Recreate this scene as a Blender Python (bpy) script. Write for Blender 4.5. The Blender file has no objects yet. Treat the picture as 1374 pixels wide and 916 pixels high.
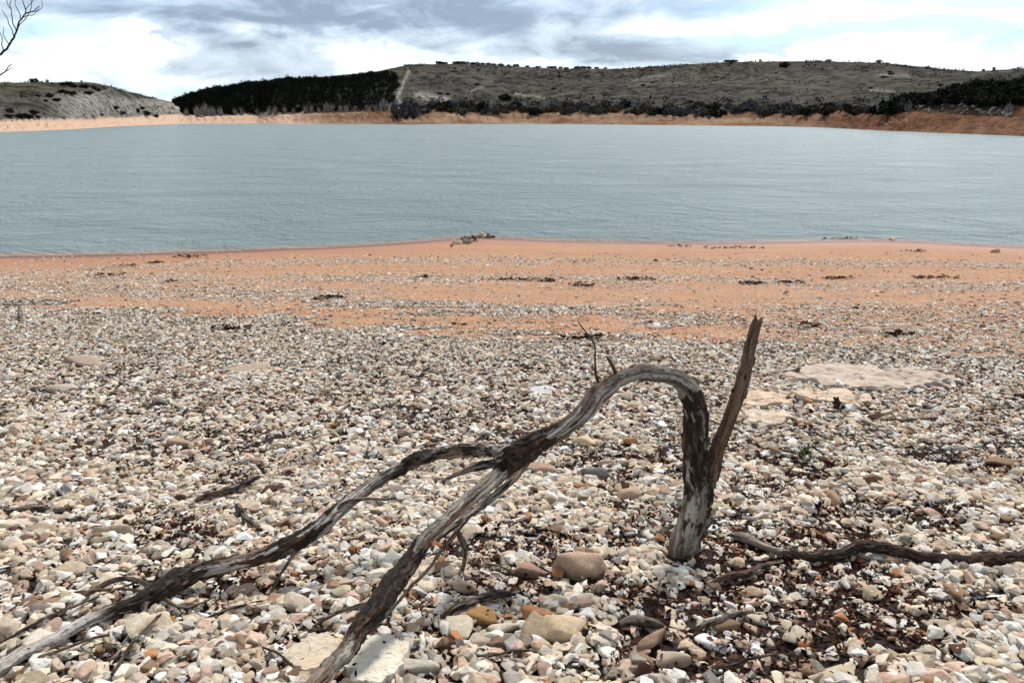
import bpy, bmesh, math, random, time
import numpy as np
from mathutils import Vector, Matrix
T0 = time.time(); np.seterr(over="ignore")
random.seed(7)
RNG = np.random.default_rng(7)
C = bpy.context.scene.collection
F = 1069.0                      # focal length in pixels of the 1374 px wide photograph
TH = math.radians(15.68)        # camera pitch below the horizon
CAMZ, WZ = 1.6, -1.7            # eye height, water level
CT, ST = math.cos(TH), math.sin(TH)

# ------------------------------------------------------------------ helpers
def ray(px, py):
    u = (np.asarray(px, float) - 687) / F
    v = (458 - np.asarray(py, float)) / F
    return u, CT + v * ST, -ST + v * CT
def azel(px, py):
    x, y, z = ray(px, py)
    return np.arctan2(x, y), z / np.hypot(x, y)
def project(x, y, z):
    dz = z - CAMZ
    d = y * CT - dz * ST
    up = y * ST + dz * CT
    return 687 + F * x / d, 458 - F * up / d, d
def at_y(px, py, Y):
    x, y, z = ray(px, py)
    return Vector((x / y * Y, Y, CAMZ + z / y * Y))
def smooth(t):
    t = np.clip(t, 0, 1); return t * t * (3 - 2 * t)
def _hash(ix, iy, iz, seed):
    h = (ix.astype(np.int64) * 374761393 + iy.astype(np.int64) * 668265263 + iz.astype(np.int64) * 2147483647 + seed * 974634777)
    h = (h ^ (h >> 13)) * 1274126177
    h = h & 0x7fffffff
    return ((h ^ (h >> 16)) & 0xffff) / 65535.0
def vnoise(x, y, z=0.0, seed=0):
    x, y, z = np.broadcast_arrays(np.asarray(x, float), np.asarray(y, float), np.asarray(z, float))
    ix, iy, iz = np.floor(x), np.floor(y), np.floor(z)
    fx, fy, fz = x - ix, y - iy, z - iz
    fx, fy, fz = fx*fx*(3-2*fx), fy*fy*(3-2*fy), fz*fz*(3-2*fz)
    r = 0
    for a in (0, 1):
        for b in (0, 1):
            for c in (0, 1):
                w = (fx if a else 1-fx) * (fy if b else 1-fy) * (fz if c else 1-fz)
                r = r + w * _hash(ix+a, iy+b, iz+c, seed)
    return r
def fbm(x, y, z=0.0, oct=4, seed=0):
    s, a, t = 0, 0.5, 0
    for k in range(oct):
        s = s + a * vnoise(x * 2**k, y * 2**k, np.asarray(z) * 2**k, seed + k * 17); t += a; a *= .5
    return s / t
def lin(r, g, b):
    f = lambda c: (c/255/12.92) if c/255 <= .04045 else ((c/255 + .055)/1.055)**2.4
    return (f(r), f(g), f(b))

def mesh_np(name, verts, tris, mat=None, attrs=None, smooth_shade=False, faces_n=3):
    me = bpy.data.meshes.new(name)
    nv, nf = len(verts), len(tris)
    me.vertices.add(nv); me.vertices.foreach_set('co', np.ascontiguousarray(verts, np.float32).ravel())
    me.loops.add(nf * faces_n); me.loops.foreach_set('vertex_index', np.ascontiguousarray(tris, np.int32).ravel())
    me.polygons.add(nf); me.polygons.foreach_set('loop_start', np.arange(0, nf * faces_n, faces_n, dtype=np.int32))
    me.polygons.foreach_set('use_smooth', np.full(nf, smooth_shade, bool))
    me.update(calc_edges=True)
    for k, a in (attrs or {}).items():
        a = np.asarray(a, np.float32)
        if a.ndim == 2:
            at = me.attributes.new(k, 'FLOAT_COLOR', 'POINT')
            if a.shape[1] == 3: a = np.hstack([a, np.ones((nv, 1), np.float32)])
            at.data.foreach_set('color', np.ascontiguousarray(a).ravel())
        else:
            at = me.attributes.new(k, 'FLOAT', 'POINT'); at.data.foreach_set('value', a)
    if mat: me.materials.append(mat)
    return me
def link(name, me, parent=None, loc=None):
    o = bpy.data.objects.new(name, me); C.objects.link(o)
    if parent: o.parent = parent
    if loc is not None: o.location = loc
    return o
def tag(o, label=None, cat=None, group=None, kind=None):
    if label: o['label'] = label
    if cat: o['category'] = cat
    if group: o['group'] = group
    if kind: o['kind'] = kind
    return o
def empty(name, loc=(0, 0, 0)):
    o = bpy.data.objects.new(name, None); C.objects.link(o); o.location = loc; o.empty_display_size = .1
    return o

# ------------------------------------------------------------------ materials
def new_mat(name):
    m = bpy.data.materials.new(name); m.use_nodes = True
    nt = m.node_tree; nt.nodes.clear()
    o = nt.nodes.new('ShaderNodeOutputMaterial'); b = nt.nodes.new('ShaderNodeBsdfPrincipled')
    nt.links.new(b.outputs[0], o.inputs[0])
    b.inputs['Specular IOR Level'].default_value = .3
    return m, nt, b
def N(nt, t, **kw):
    n = nt.nodes.new(t)
    for k, v in kw.items():
        if k in n.inputs.keys(): n.inputs[k].default_value = v
        else: setattr(n, k, v)
    return n
def math_n(nt, op, a, b=None, clamp=False):
    n = nt.nodes.new('ShaderNodeMath'); n.operation = op; n.use_clamp = clamp
    for i, v in enumerate((a, b)):
        if v is None: continue
        if isinstance(v, (int, float)): n.inputs[i].default_value = v
        else: nt.links.new(v, n.inputs[i])
    return n.outputs[0]
def mixc(nt, fac, a, b, mode='MIX'):
    n = nt.nodes.new('ShaderNodeMix'); n.data_type = 'RGBA'; n.blend_type = mode
    for i, v in ((0, fac), (6, a), (7, b)):
        if isinstance(v, (int, float)): n.inputs[i].default_value = v
        elif isinstance(v, tuple): n.inputs[i].default_value = (*v[:3], 1)
        else: nt.links.new(v, n.inputs[i])
    return n.outputs[2]
def ramp(nt, fac, stops):
    n = nt.nodes.new('ShaderNodeValToRGB'); nt.links.new(fac, n.inputs[0])
    e = n.color_ramp.elements
    while len(e) < len(stops): e.new(.5)
    for el, (p, c) in zip(e, stops):
        el.position = p; el.color = (c, c, c, 1) if isinstance(c, (int, float)) else (*c, 1)
    return n.outputs[0]
def noise(nt, scale, detail=4, vec=None, rough=.6, dist=0):
    n = N(nt, 'ShaderNodeTexNoise', Scale=scale, Detail=detail, Roughness=rough, Distortion=dist)
    if vec is not None: nt.links.new(vec, n.inputs['Vector'])
    return n.outputs[0]
def pos(nt, scale=(1, 1, 1)):
    g = nt.nodes.new('ShaderNodeNewGeometry'); m = nt.nodes.new('ShaderNodeMapping')
    m.inputs['Scale'].default_value = scale
    nt.links.new(g.outputs['Position'], m.inputs['Vector']); return m.outputs[0]
def attr(nt, name):
    a = nt.nodes.new('ShaderNodeAttribute'); a.attribute_name = name; return a
def bump(nt, b, h, dist, strength=1.0):
    n = N(nt, 'ShaderNodeBump', Distance=dist, Strength=strength)
    nt.links.new(h, n.inputs['Height']); nt.links.new(n.outputs[0], b.inputs['Normal'])

# stones: own colour from attribute, mottled, with fine grain and dirt stains
M_STONE, nt, b = new_mat('limestone')
p = pos(nt); col = attr(nt, 'col').outputs['Color']
n1 = noise(nt, 45, 5, p); n2 = noise(nt, 160, 4, p)
c = mixc(nt, ramp(nt, n1, [(.40, .0), (.70, .7)]), col, mixc(nt, 1.0, col, (.74, .62, .50), 'MULTIPLY'))
c = mixc(nt, ramp(nt, n2, [(.56, 0), (.74, .4)]), c, mixc(nt, 1.0, col, (.40, .33, .28), 'MULTIPLY'))
nt.links.new(c, b.inputs['Base Color']); b.inputs['Roughness'].default_value = .85
bump(nt, b, math_n(nt, 'ADD', n1, math_n(nt, 'MULTIPLY', n2, .4)), .007, .8)

# large slabs: layered, pinkish / orange stains, cracks
M_SLAB, nt, b = new_mat('slab_limestone')
p = pos(nt, (1, 1.6, 1)); col = attr(nt, 'col').outputs['Color']
n1 = noise(nt, 5, 7, p, .65, .6); n2 = noise(nt, 40, 6, p, .7)
c = mixc(nt, ramp(nt, n1, [(.42, 0), (.64, .45)]), col, mixc(nt, 1.0, col, (1.0, .78, .62), 'MULTIPLY'))
c = mixc(nt, ramp(nt, n2, [(.48, 0), (.72, .55)]), c, mixc(nt, 1.0, col, (.5, .45, .4), 'MULTIPLY'))
nt.links.new(c, b.inputs['Base Color']); b.inputs['Roughness'].default_value = .85
bump(nt, b, math_n(nt, 'ADD', n1, math_n(nt, 'MULTIPLY', n2, .5)), .02, .8)

# wood
M_WOOD, nt, b = new_mat('weathered_wood')
col = attr(nt, 'col').outputs['Color']; p = pos(nt)
n1 = noise(nt, 120, 5, p, .7); n2 = noise(nt, 30, 4, p)
c = mixc(nt, ramp(nt, n1, [(.42, 0), (.68, .7)]), col, mixc(nt, 1.0, col, (.45, .38, .32), 'MULTIPLY'))
c = mixc(nt, ramp(nt, n2, [(.5, 0), (.75, .5)]), c, mixc(nt, 1.0, col, (1.25, 1.2, 1.15), 'MULTIPLY'))
nt.links.new(c, b.inputs['Base Color']); b.inputs['Roughness'].default_value = .9
bump(nt, b, n1, .004, .9)

# generic attribute coloured vegetation / litter
def veg_mat(name, rough=.9):
    m, nt, b = new_mat(name)
    nt.links.new(attr(nt, 'col').outputs['Color'], b.inputs['Base Color']); b.inputs['Roughness'].default_value = rough
    b.inputs['Specular IOR Level'].default_value = .03
    return m
M_LEAF = veg_mat('dry_leaves'); M_SCRUB = veg_mat('scrub'); M_PINE = veg_mat('pine_needles'); M_TWIG = veg_mat('bare_twigs')
M_GREEN = veg_mat('green_weed')

# beach ground
M_GROUND, nt, b = new_mat('sandy_ground')
gr = attr(nt, 'gravel').outputs['Fac']; wet = attr(nt, 'wet').outputs['Fac']
p = pos(nt); pl = pos(nt, (.35, 2.2, 1))
nl = noise(nt, .9, 6, pl, .6); nf = noise(nt, 60, 4, p, .7); nm = noise(nt, 6, 5, pos(nt, (.5, 1.5, 1)), .65)
sand = mixc(nt, ramp(nt, nl, [(.35, 0), (.65, 1)]), lin(170, 110, 70), lin(182, 134, 90))
sand = mixc(nt, ramp(nt, nm, [(.42, 0), (.66, .8)]), sand, lin(136, 98, 72))
sand = mixc(nt, ramp(nt, nf, [(.4, 0), (.7, .5)]), sand, lin(212, 180, 150))
sand = mixc(nt, wet, sand, mixc(nt, nl, lin(150, 98, 70), lin(176, 120, 86)))
sand = mixc(nt, ramp(nt, wet, [(.90, 0), (.99, 1)]), sand, lin(112, 72, 54))
soil = mixc(nt, nm, lin(28, 22, 19), lin(52, 39, 32))
fac = math_n(nt, 'ADD', gr, math_n(nt, 'MULTIPLY', math_n(nt, 'SUBTRACT', nm, .5), .9))
c = mixc(nt, ramp(nt, fac, [(.42, 0), (.72, 1)]), sand, soil)
vb = N(nt, 'ShaderNodeTexVoronoi', Scale=38.0); nt.links.new(p, vb.inputs['Vector'])
peb = ramp(nt, vb.outputs['Distance'], [(.15, 1), (.4, 0)])
pm = math_n(nt, 'MULTIPLY', peb, ramp(nt, noise(nt, 7, 4, pos(nt, (.6, 1.4, 1)), .7), [(.40, 0), (.56, .9)]))
pm = math_n(nt, 'MULTIPLY', peb, ramp(nt, math_n(nt, 'ADD', noise(nt, 5, 5, pos(nt, (.5, 1.8, 1)), .75), math_n(nt, 'MULTIPLY', attr(nt, 'scatter').outputs['Fac'], .5)), [(.50, 0), (.64, 1)]))
pm = math_n(nt, 'MULTIPLY', pm, math_n(nt, 'SUBTRACT', 1.0, wet)); pm = math_n(nt, 'MULTIPLY', pm, math_n(nt, 'SUBTRACT', 1.0, gr, True))
pc = mixc(nt, .7, vb.outputs['Color'], lin(222, 206, 184)); 
hs = N(nt, 'ShaderNodeHueSaturation', Saturation=.25, Value=1.0); nt.links.new(pc, hs.inputs['Color'])
c = mixc(nt, pm, c, hs.outputs[0])
nt.links.new(c, b.inputs['Base Color'])
nt.links.new(ramp(nt, wet, [(0, .9), (1, .55)]), b.inputs['Roughness'])
bump(nt, b, math_n(nt, 'ADD', math_n(nt, 'MULTIPLY', nf, .5), math_n(nt, 'ADD', nm, pm)), .02, .7)

# far hills
M_HILL, nt, b = new_mat('scrubby_hillside')
bank = attr(nt, 'bank').outputs['Fac']; pale = attr(nt, 'pale').outputs['Fac']; grn = attr(nt, 'green').outputs['Fac']
p1 = pos(nt, (1, .6, .8)); p = pos(nt)
a1 = noise(nt, .009, 7, p1, .68, .7); a2 = noise(nt, .09, 6, p1, .7); a3 = noise(nt, .45, 4, p1, .7)
g = mixc(nt, ramp(nt, a1, [(.35, 0), (.65, 1)]), lin(68, 66, 63), lin(104, 99, 92))
g = mixc(nt, grn, g, lin(84, 83, 64))
g = mixc(nt, ramp(nt, a2, [(.46, 0), (.60, .9)]), g, lin(36, 37, 33))
g = mixc(nt, ramp(nt, a3, [(.54, 0), (.72, .55)]), g, lin(124, 117, 108))
g = mixc(nt, math_n(nt, 'MULTIPLY', pale, ramp(nt, a3, [(.38, .1), (.56, 1)])), g, lin(164, 158, 150))
s = mixc(nt, ramp(nt, noise(nt, .05, 5, pos(nt, (1, .3, 7)), .65), [(.38, 0), (.62, 1)]), lin(116, 84, 65), lin(162, 137, 114))
s = mixc(nt, ramp(nt, noise(nt, .35, 6, pos(nt, (1, .5, 6)), .7), [(.5, 0), (.66, .75)]), s, lin(112, 76, 58))
s = mixc(nt, ramp(nt, noise(nt, .8, 4, p1, .7), [(.60, 0), (.70, .7)]), s, lin(200, 184, 164))
s = mixc(nt, attr(nt, 'tan').outputs['Fac'], s, lin(206, 176, 152))
s = mixc(nt, attr(nt, 'redd').outputs['Fac'], s, mixc(nt, ramp(nt, a3, [(.4, 0), (.6, 1)]), lin(66, 46, 38), lin(126, 88, 66)))
c = mixc(nt, bank, g, s)
nt.links.new(c, b.inputs['Base Color']); b.inputs['Roughness'].default_value = .95
b.inputs['Specular IOR Level'].default_value = 0
bump(nt, b, math_n(nt, 'ADD', a2, math_n(nt, 'MULTIPLY', a3, .5)), 1.2, .8)

# water
M_WATER, nt, b = new_mat('lake_water')
sh = attr(nt, 'shallow').outputs['Fac']
wa = noise(nt, 1.1, 7, pos(nt, (.9, 1.3, 1)), .72, .3)
wb = noise(nt, .22, 6, pos(nt, (.9, 1.1, 1)), .76, .6)
wc = noise(nt, .03, 7, pos(nt, (.6, 1.4, 1)), .7)
deep = mixc(nt, wc, lin(112, 132, 132), lin(122, 142, 141))  # uneven sky reflection on wind ripples is tinted into the base colour
nt.links.new(mixc(nt, ramp(nt, sh, [(0, 0), (.55, .35), (1, 1)]), deep, lin(168, 134, 112)), b.inputs['Base Color'])
nt.links.new(ramp(nt, wc, [(.3, .25), (.7, .34)]), b.inputs['Roughness']); b.inputs['IOR'].default_value = 1.33; b.inputs['Specular IOR Level'].default_value = .5
h = math_n(nt, 'ADD', math_n(nt, 'MULTIPLY', wa, .35), math_n(nt, 'MULTIPLY', wb, 1.5))
bump(nt, b, h, 1.0, .9)
# ------------------------------------------------------------------ beach height field
SH = np.array([(-400, 352), (0, 342), (120, 341), (200, 339), (330, 335), (430, 331), (500, 327.5), (560, 323.5), (610, 319.5), (640, 318), (680, 319),
               (750, 322), (850, 324), (950, 325), (1050, 323), (1150, 321.5), (1230, 324), (1300, 328), (1374, 331), (1700, 338)], float)
_x, _y, _z = ray(SH[:, 0], SH[:, 1]); _t = (WZ - CAMZ) / _z
SHX, SHY = _x * _t, _y * _t
PU = np.arange(-40, 90, .25)
PH = np.interp(PU, [-40, -10, 0, 2, 4, 6, 8, 10, 14, 18, 21.8, 26, 40, 80], [1.4, .5, .14, 0, -.30, -.58, -.82, -1.03, -1.33, -1.56, -1.70, -1.95, -3.0, -6])
_k = np.ones(7) / 7; PH = np.convolve(np.pad(PH, 3, 'edge'), _k, 'valid')
def ground_h(x, y):
    x = np.asarray(x, float); y = np.asarray(y, float)
    ys = np.interp(x, SHX, SHY)
    u = y + (21.8 - ys) * smooth((y - 6) / 12)
    h = np.interp(u, PU, PH)
    amp = 1 - .8 * smooth((u - 12) / 7)
    return h + amp * (.055 * (fbm(x * .8, y * .8, seed=3) - .5) + .09 * (fbm(x * .25, y * .25, seed=9) - .5))
def hit(px, py, lift=0.0):
    rx, ry, rz = ray(px, py); rx, rz = rx / ry, rz / ry
    lo, hi = .3, 60.0
    for _ in range(50):
        m = .5 * (lo + hi)
        if CAMZ + rz * m > float(ground_h(rx * m, m)) + lift: lo = m
        else: hi = m
    return Vector((rx * lo, lo, CAMZ + rz * lo))
def interp2(px, py, pts):
    return np.interp(px, [a for a, _ in pts], [b for _, b in pts])
def band(py, c, w):        # soft band
    return np.clip(1 - np.abs(py - c) / w, 0, 1)
def gravel_density(x, y, parts=False):
    """how much of the ground is covered by stones (0..1) at a place on the beach"""
    z = ground_h(x, y); px, py, d = project(x, y, z)
    px = px + 90 * (fbm(x * .5, y * .5, seed=21) - .5)
    q = py + (fbm(x * .9, y * 3.0, seed=5) - .5) * 40 * np.clip((py - 330) / 90, .1, 1)
    e1 = interp2(px, py, [(0, 400), (150, 412), (260, 420), (400, 430), (520, 433), (700, 446), (900, 450), (1050, 458), (1200, 470), (1374, 476)])
    full = smooth((q - e1 + 4) / 12)
    b1c = interp2(px, py, [(0, 383), (150, 388), (420, 397), (600, 412), (800, 414), (1100, 440), (1374, 452)])
    b1 = band(q, b1c, 16) * interp2(px, py, [(0, 1.3), (400, 1.2), (800, .9), (1000, .75), (1374, .6)])
    b2c = interp2(px, py, [(0, 372), (350, 375), (500, 374), (700, 372), (1000, 378), (1374, 385)])
    b2 = band(q, b2c, 9) * 1.0
    b3 = band(q, interp2(px, py, [(0, 368), (300, 355), (470, 349), (700, 350), (1000, 352), (1374, 356)]), 8) * .65
    right = smooth((px - 900) / 200) * smooth((q - 385) / 30) * .34
    sparse = .10 * smooth((q - 336) / 12)
    if parts: return full, b1
    return np.clip(np.maximum.reduce([full, b1, b2, b3, right, sparse]), 0, 1)
LIT = [(915, 752, 60, 24, 2.5), (1150, 800, 180, 40, .55), (1200, 680, 150, 30, .5), (1060, 640, 120, 40, .45), (960, 700, 120, 40, .9), (830, 640, 90, 35, .8), (700, 765, 60, 40, 1), (900, 790, 120, 40, .9), (1150, 715, 200, 25, .6), (1060, 790, 110, 30, .8),
       (860, 820, 90, 30, 1), (1290, 640, 120, 30, .6), (950, 740, 60, 22, 1.2), (230, 720, 70, 25, .7), (330, 650, 90, 20, .6), (80, 680, 70, 18, .6), (780, 880, 130, 30, .6),
       (1080, 850, 120, 40, .7), (620, 750, 60, 30, .7), (1300, 860, 100, 40, .5), (520, 560, 200, 20, .35), (300, 790, 110, 25, .5), (140, 900, 110, 25, .7), (700, 700, 60, 25, .6),
       (1000, 880, 120, 30, .6), (1180, 620, 130, 20, .5)]
def litter_mask(x, y):
    z = ground_h(x, y); px, py, d = project(x, y, z)
    m = 0
    for cx, cy, wx, wy, a in LIT:
        m = m + a * np.exp(-((px - cx) / wx) ** 2 - ((py - cy) / wy) ** 2)
    n = fbm(x * 3.2, y * 3.2, seed=31)
    return np.clip((m * .75 + np.interp(y, [2, 4.5, 8], [.26, .24, .13])) * smooth((n - .38) / .2) * 1.5, 0, 1)

# ground sheet: polar grid round the camera, dense where the photograph looks
az = np.radians(np.unique(np.concatenate([np.linspace(-180, -42, 24), np.linspace(-42, 42, 420), np.linspace(42, 180, 24)])))
rr = np.unique(np.concatenate([[.05, .6, 1.2], np.geomspace(1.5, 40, 330), np.geomspace(40, 6000, 40)]))
A, R = np.meshgrid(az, rr, indexing='ij')
X, Y = R * np.sin(A), R * np.cos(A)
Z = ground_h(X, np.clip(Y, -39, 85))
nA, nR = A.shape
def grid_quads(a, b):
    i = np.arange(a * b).reshape(a, b)
    return np.stack([i[:-1, :-1], i[1:, :-1], i[1:, 1:], i[:-1, 1:]], -1).reshape(-1, 4)
gf, gb = gravel_density(X, np.clip(Y, 1.0, 60), True); gv = np.maximum(gf, .5 * np.clip(gb, 0, 1))
gv = np.where(Y < 1.0, 1.0, gv)
ys = np.interp(X, SHX, SHY)
wet = smooth((Z * 0 + 1) * (1 - (ys - Y - .2) / 3.2)) * (Y > 5)
me = mesh_np('ground', np.stack([X, Y, Z], -1).reshape(-1, 3), grid_quads(nA, nR)[:, ::-1], M_GROUND,
             {'gravel': gv.ravel(), 'wet': wet.ravel(), 'scatter': gravel_density(X, np.clip(Y, 1.0, 60)).ravel()}, True, 4)
tag(link('ground', me), kind='structure', label='gravel and orange sand beach sloping down to the lake')

# water sheet
az = np.radians(np.linspace(-70, 70, 420)); rr = np.concatenate([np.geomspace(14, 60, 260), np.geomspace(60, 2500, 60)[1:]])
A, R = np.meshgrid(az, rr, indexing='ij'); X, Y = R * np.sin(A), R * np.cos(A)
dep = WZ - ground_h(X, np.clip(Y, -39, 85))
shl = 1 - smooth(dep / .05)
me = mesh_np('water', np.stack([X, Y, np.full_like(X, WZ)], -1).reshape(-1, 3), grid_quads(*X.shape)[:, ::-1], M_WATER, {'shallow': shl.ravel()}, True, 4)
tag(link('water', me), kind='structure', label='rippled grey blue reservoir water')

# ------------------------------------------------------------------ far hills
def trace(pts):
    p = np.array(pts, float); a, e = azel(p[:, 0], p[:, 1]); return a, e
def tinterp(az, pts):
    a, e = trace(pts); return np.interp(az, a, e)
def vinterp(az, pts, y=150):
    p = np.array(pts, float); a, _ = azel(p[:, 0], np.full(len(p), float(y))); return np.interp(az, a, p[:, 1])
MAIN_W = [(-700, 172), (200, 166.3), (240, 166.5), (320, 166.2), (345, 165.8), (376, 166.6), (550, 167), (700, 166.5), (900, 168), (1050, 169.6), (1100, 171), (1200, 176), (1300, 180), (1374, 183), (1700, 195)]
MAIN_B = [(-700, 154), (200, 153), (240, 154), (300, 155), (380, 153.5), (430, 151), (520, 148.5), (600, 149.5), (700, 151), (850, 150), (900, 152.5), (950, 154), (1000, 153), (1050, 150.5), (1150, 151), (1250, 155), (1374, 163), (1700, 172)]
MAIN_R = [(-700, 150), (150, 148), (200, 143), (235, 135), (262, 126), (300, 118), (350, 110), (400, 106.5), (450, 101.5), (500, 97), (530, 91), (548, 87), (600, 86), (650, 87.2), (700, 90), (760, 92.5), (830, 92.5), (870, 90), (920, 86.5), (980, 83.5), (1050, 82.5), (1100, 82.3), (1180, 84.5), (1250, 91), (1280, 94.5), (1310, 96), (1340, 94), (1374, 92), (1700, 80)]
LEFT_W = [(-700, 200), (0, 177.3), (40, 176), (100, 173.4), (150, 170.3), (200, 168), (240, 166.6), (265, 166.3), (300, 166)]
LEFT_B = [(-700, 175), (0, 164.5), (60, 163.5), (110, 163), (150, 160), (200, 157), (235, 154.5), (252, 155), (268, 163), (300, 166)]
LEFT_R = [(-700, 100), (0, 111.5), (60, 110.8), (118, 110.3), (128, 111.5), (150, 117.5), (180, 125), (215, 133.5), (238, 138.5), (246, 150), (262, 160), (300, 166)]
KN_W = [(1100, 160), (1150, 156.5), (1250, 156), (1310, 161), (1374, 166), (1700, 180)]
KN_R = [(1100, 158), (1150, 154), (1190, 147), (1210, 139), (1250, 129.5), (1280, 121), (1330, 114.5), (1374, 110.5), (1480, 103), (1700, 98)]
def hill_mesh(name, azr, W, B, RD, rb_add, rr_abs, ng, seed, label, exps=.85, wz=WZ):
    a, _ = azel([azr[0], azr[1]], [150, 150]); az = np.linspace(a[0], a[1], azr[2])
    rw = (wz - CAMZ) / tinterp(az, W) if wz is not None else None
    if rw is None: rw = (WZ - CAMZ) / tinterp(az, MAIN_W) * 1.13
    eb, er = tinterp(az, B), tinterp(az, RD)
    rb = rw + rb_add(az, rw); rrd = np.maximum(rr_abs(az), rb * 1.15)
    ew = (wz - CAMZ) / rw if wz is not None else tinterp(az, W)
    rows, att, rad = [], [], []
    def row(e, r, bank, t):
        rows.append(np.stack([r * np.sin(az), r * np.cos(az), CAMZ + e * r], -1)); att.append((np.broadcast_to(bank, az.shape), np.full(az.shape, t)))
    row((-6 - CAMZ) / (rw * .88), rw * .88, 1.0, -1) if wz is not None else row(ew - .02, rw * .985, 1.0, -1)
    nb = 16
    for k in range(nb):                         # the bank, water to scrub line
        t = k / nb; r = rw + (rb - rw) * t
        nz = (fbm(az * 260, t * 4.0, seed=seed) - .5)
        e = ew + (eb - ew) * np.clip(t ** .9 + .7 * nz * math.sin(math.pi * t), 0, 1)
        row(e, r, 1.0, t - 1)
    for k in range(ng + 1):
        t = k / ng; r = rb + (rrd - rb) * t ** 1.25
        G = math.sin(math.pi / 2 * t ** exps)
        nz = (fbm(az * 90, t * 3.5, seed=seed + 4, oct=3) - .5)
        e = eb + (er - eb) * np.clip(G + .16 * nz * math.sin(math.pi * min(1, t * 1.02)) , 0, 1)
        if t > .97: e = e + (fbm(az * 900, t, seed=seed+8) - .5) * .0009
        bk = np.clip(1 - (t - .012 + .05 * (fbm(az * 300, t * 30, seed=seed+2) - .5)) / .02, 0, 1)
        row(e, r, bk, t)
    row(er * .7, rrd * 1.25, 0, 1.1); row(er * 0 - .01, rrd * 1.8, 0, 1.2)
    V = np.stack(rows, 1); n1, n2 = V.shape[:2]
    V = V.reshape(-1, 3); bank = np.stack([x[0] for x in att], 1).ravel(); T = np.stack([x[1] for x in att], 1).ravel()
    px, py, _ = project(V[:, 0], V[:, 1], V[:, 2])
    return V, n1, n2, bank, T, px, py
def seg(px, py, x0, y0, x1, y1, w):
    dx, dy = x1 - x0, y1 - y0; t = np.clip(((px - x0) * dx + (py - y0) * dy) / (dx * dx + dy * dy), 0, 1)
    return np.exp(-(((px - x0 - t * dx) ** 2 + (py - y0 - t * dy) ** 2) / w ** 2))
HILLS = {}
def finish_hill(name, H, label, pale, green, tanf):
    V, n1, n2, bank, T, px, py = H
    me = mesh_np(name, V, grid_quads(n1, n2)[:, ::-1], M_HILL, {'bank': bank, 'pale': pale, 'green': green, 'tan': tanf, 'redd': np.clip(smooth((px - 950) / 250) * .8 + .45 * seg(px, py, 400, 158, 560, 156, 8), 0, 1) * (px > 330)}, True, 4)
    o = tag(link(name, me), kind='structure', label=label)
    HILLS[label] = (V.reshape(n1, n2, 3), px.reshape(n1, n2), py.reshape(n1, n2), T.reshape(n1, n2))
H = hill_mesh('hills', (150, 1700, 900), MAIN_W, MAIN_B, MAIN_R, lambda a, r: .10 * r, lambda a: vinterp(a, [(-700, 1100), (240, 620), (500, 800), (700, 1000), (1000, 1050), (1374, 900), (1700, 900)]), 130, 40, '')
px, py, T = H[5], H[6], H[4]
pale = np.maximum.reduce([seg(px, py, 548, 96, 541, 112, 2.2), seg(px, py, 541, 112, 534, 130, 2.5), seg(px, py, 534, 130, 538, 142, 2), .9 * seg(px, py, 560, 128, 600, 134, 5),
                          .6 * seg(px, py, 630, 122, 648, 118, 2), .6 * seg(px, py, 690, 126, 740, 133, 2), .6 * seg(px, py, 850, 108, 900, 100, 2), .7 * seg(px, py, 1168, 121, 1200, 123, 1.5), .5 * seg(px, py, 1180, 100, 1220, 102, 2)])
green = np.maximum(seg(px, py, 545, 95, 528, 110, 6), .25 * (fbm(px * .01, py * .04, seed=77) > .58) * (T > .1))
tanf = .75 * smooth((460 - px) / 60) * smooth((px - 100) / 80)
finish_hill('hills', H, 'long low scrubby hills across the water', pale, green, tanf)
H = hill_mesh('hill', (-700, 300, 620), LEFT_W, LEFT_B, LEFT_R, lambda a, r: .09 * r, lambda a: vinterp(a, [(-700, 430), (0, 420), (120, 430), (240, 460), (300, 470)]), 90, 60, '')
px, py, T = H[5], H[6], H[4]
pale = np.maximum.reduce([.8 * seg(px, py, 95, 136, 150, 119, 1.6), .75 * smooth((px - 40) / 80) * smooth((py - 128 - np.clip((px - 200) * .1, -20, 0)) / 12) * (T > .0),
                          .8 * seg(px, py, 50, 160, 110, 161, 3)])
green = .8 * smooth((px + 200) / 100) * smooth((130 - px) / 60) * smooth((135 - py) / 12)
finish_hill('hill', H, 'flat topped hill across the water on the left', pale, green, .85 + 0 * px)
KN_D = [(1100, 175), (1250, 165), (1374, 158), (1700, 150)]
H = hill_mesh('knoll', (1130, 1700, 340), KN_W, [(x, y - .8) for x, y in KN_W], KN_R, lambda a, r: .01 * r, lambda a: vinterp(a, [(1100, 230), (1200, 250), (1700, 260)]), 60, 80, '', .8, None)
px, py, T = H[5], H[6], H[4]
bankk = np.clip(1 - (py * 0 + T - .12 - .25 * (fbm(px * .05, py * .1, seed=5) - .5)) / .05, 0, 1)
H = H[:3] + (bankk,) + H[4:]
pale = np.maximum.reduce([seg(px, py, 1304, 140, 1330, 130, 1.4), .8 * seg(px, py, 1268, 136, 1284, 130, 1.6), .7 * seg(px, py, 1333, 122, 1338, 118, 1.5)])
finish_hill('knoll', H, 'dark scrub covered knoll on the right shore', pale, 0 * px, 0 * px)

def far_point(label, px, py, top=False):
    """point of a hill's surface seen at a pixel"""
    V, PX, PY, TT = HILLS[label]
    i = int(np.argmin(np.abs(PX[:, -20] - px)))
    col = PY[i, :-2]; j0 = int(np.argmax(TT[i] > -1)) 
    j = j0 + int(np.argmin(np.abs(col[j0:] - py)))
    return Vector(V[i, j])
MAINH, LEFTH, KNOLL = 'long low scrubby hills across the water', 'flat topped hill across the water on the left', 'dark scrub covered knoll on the right shore'

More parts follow.
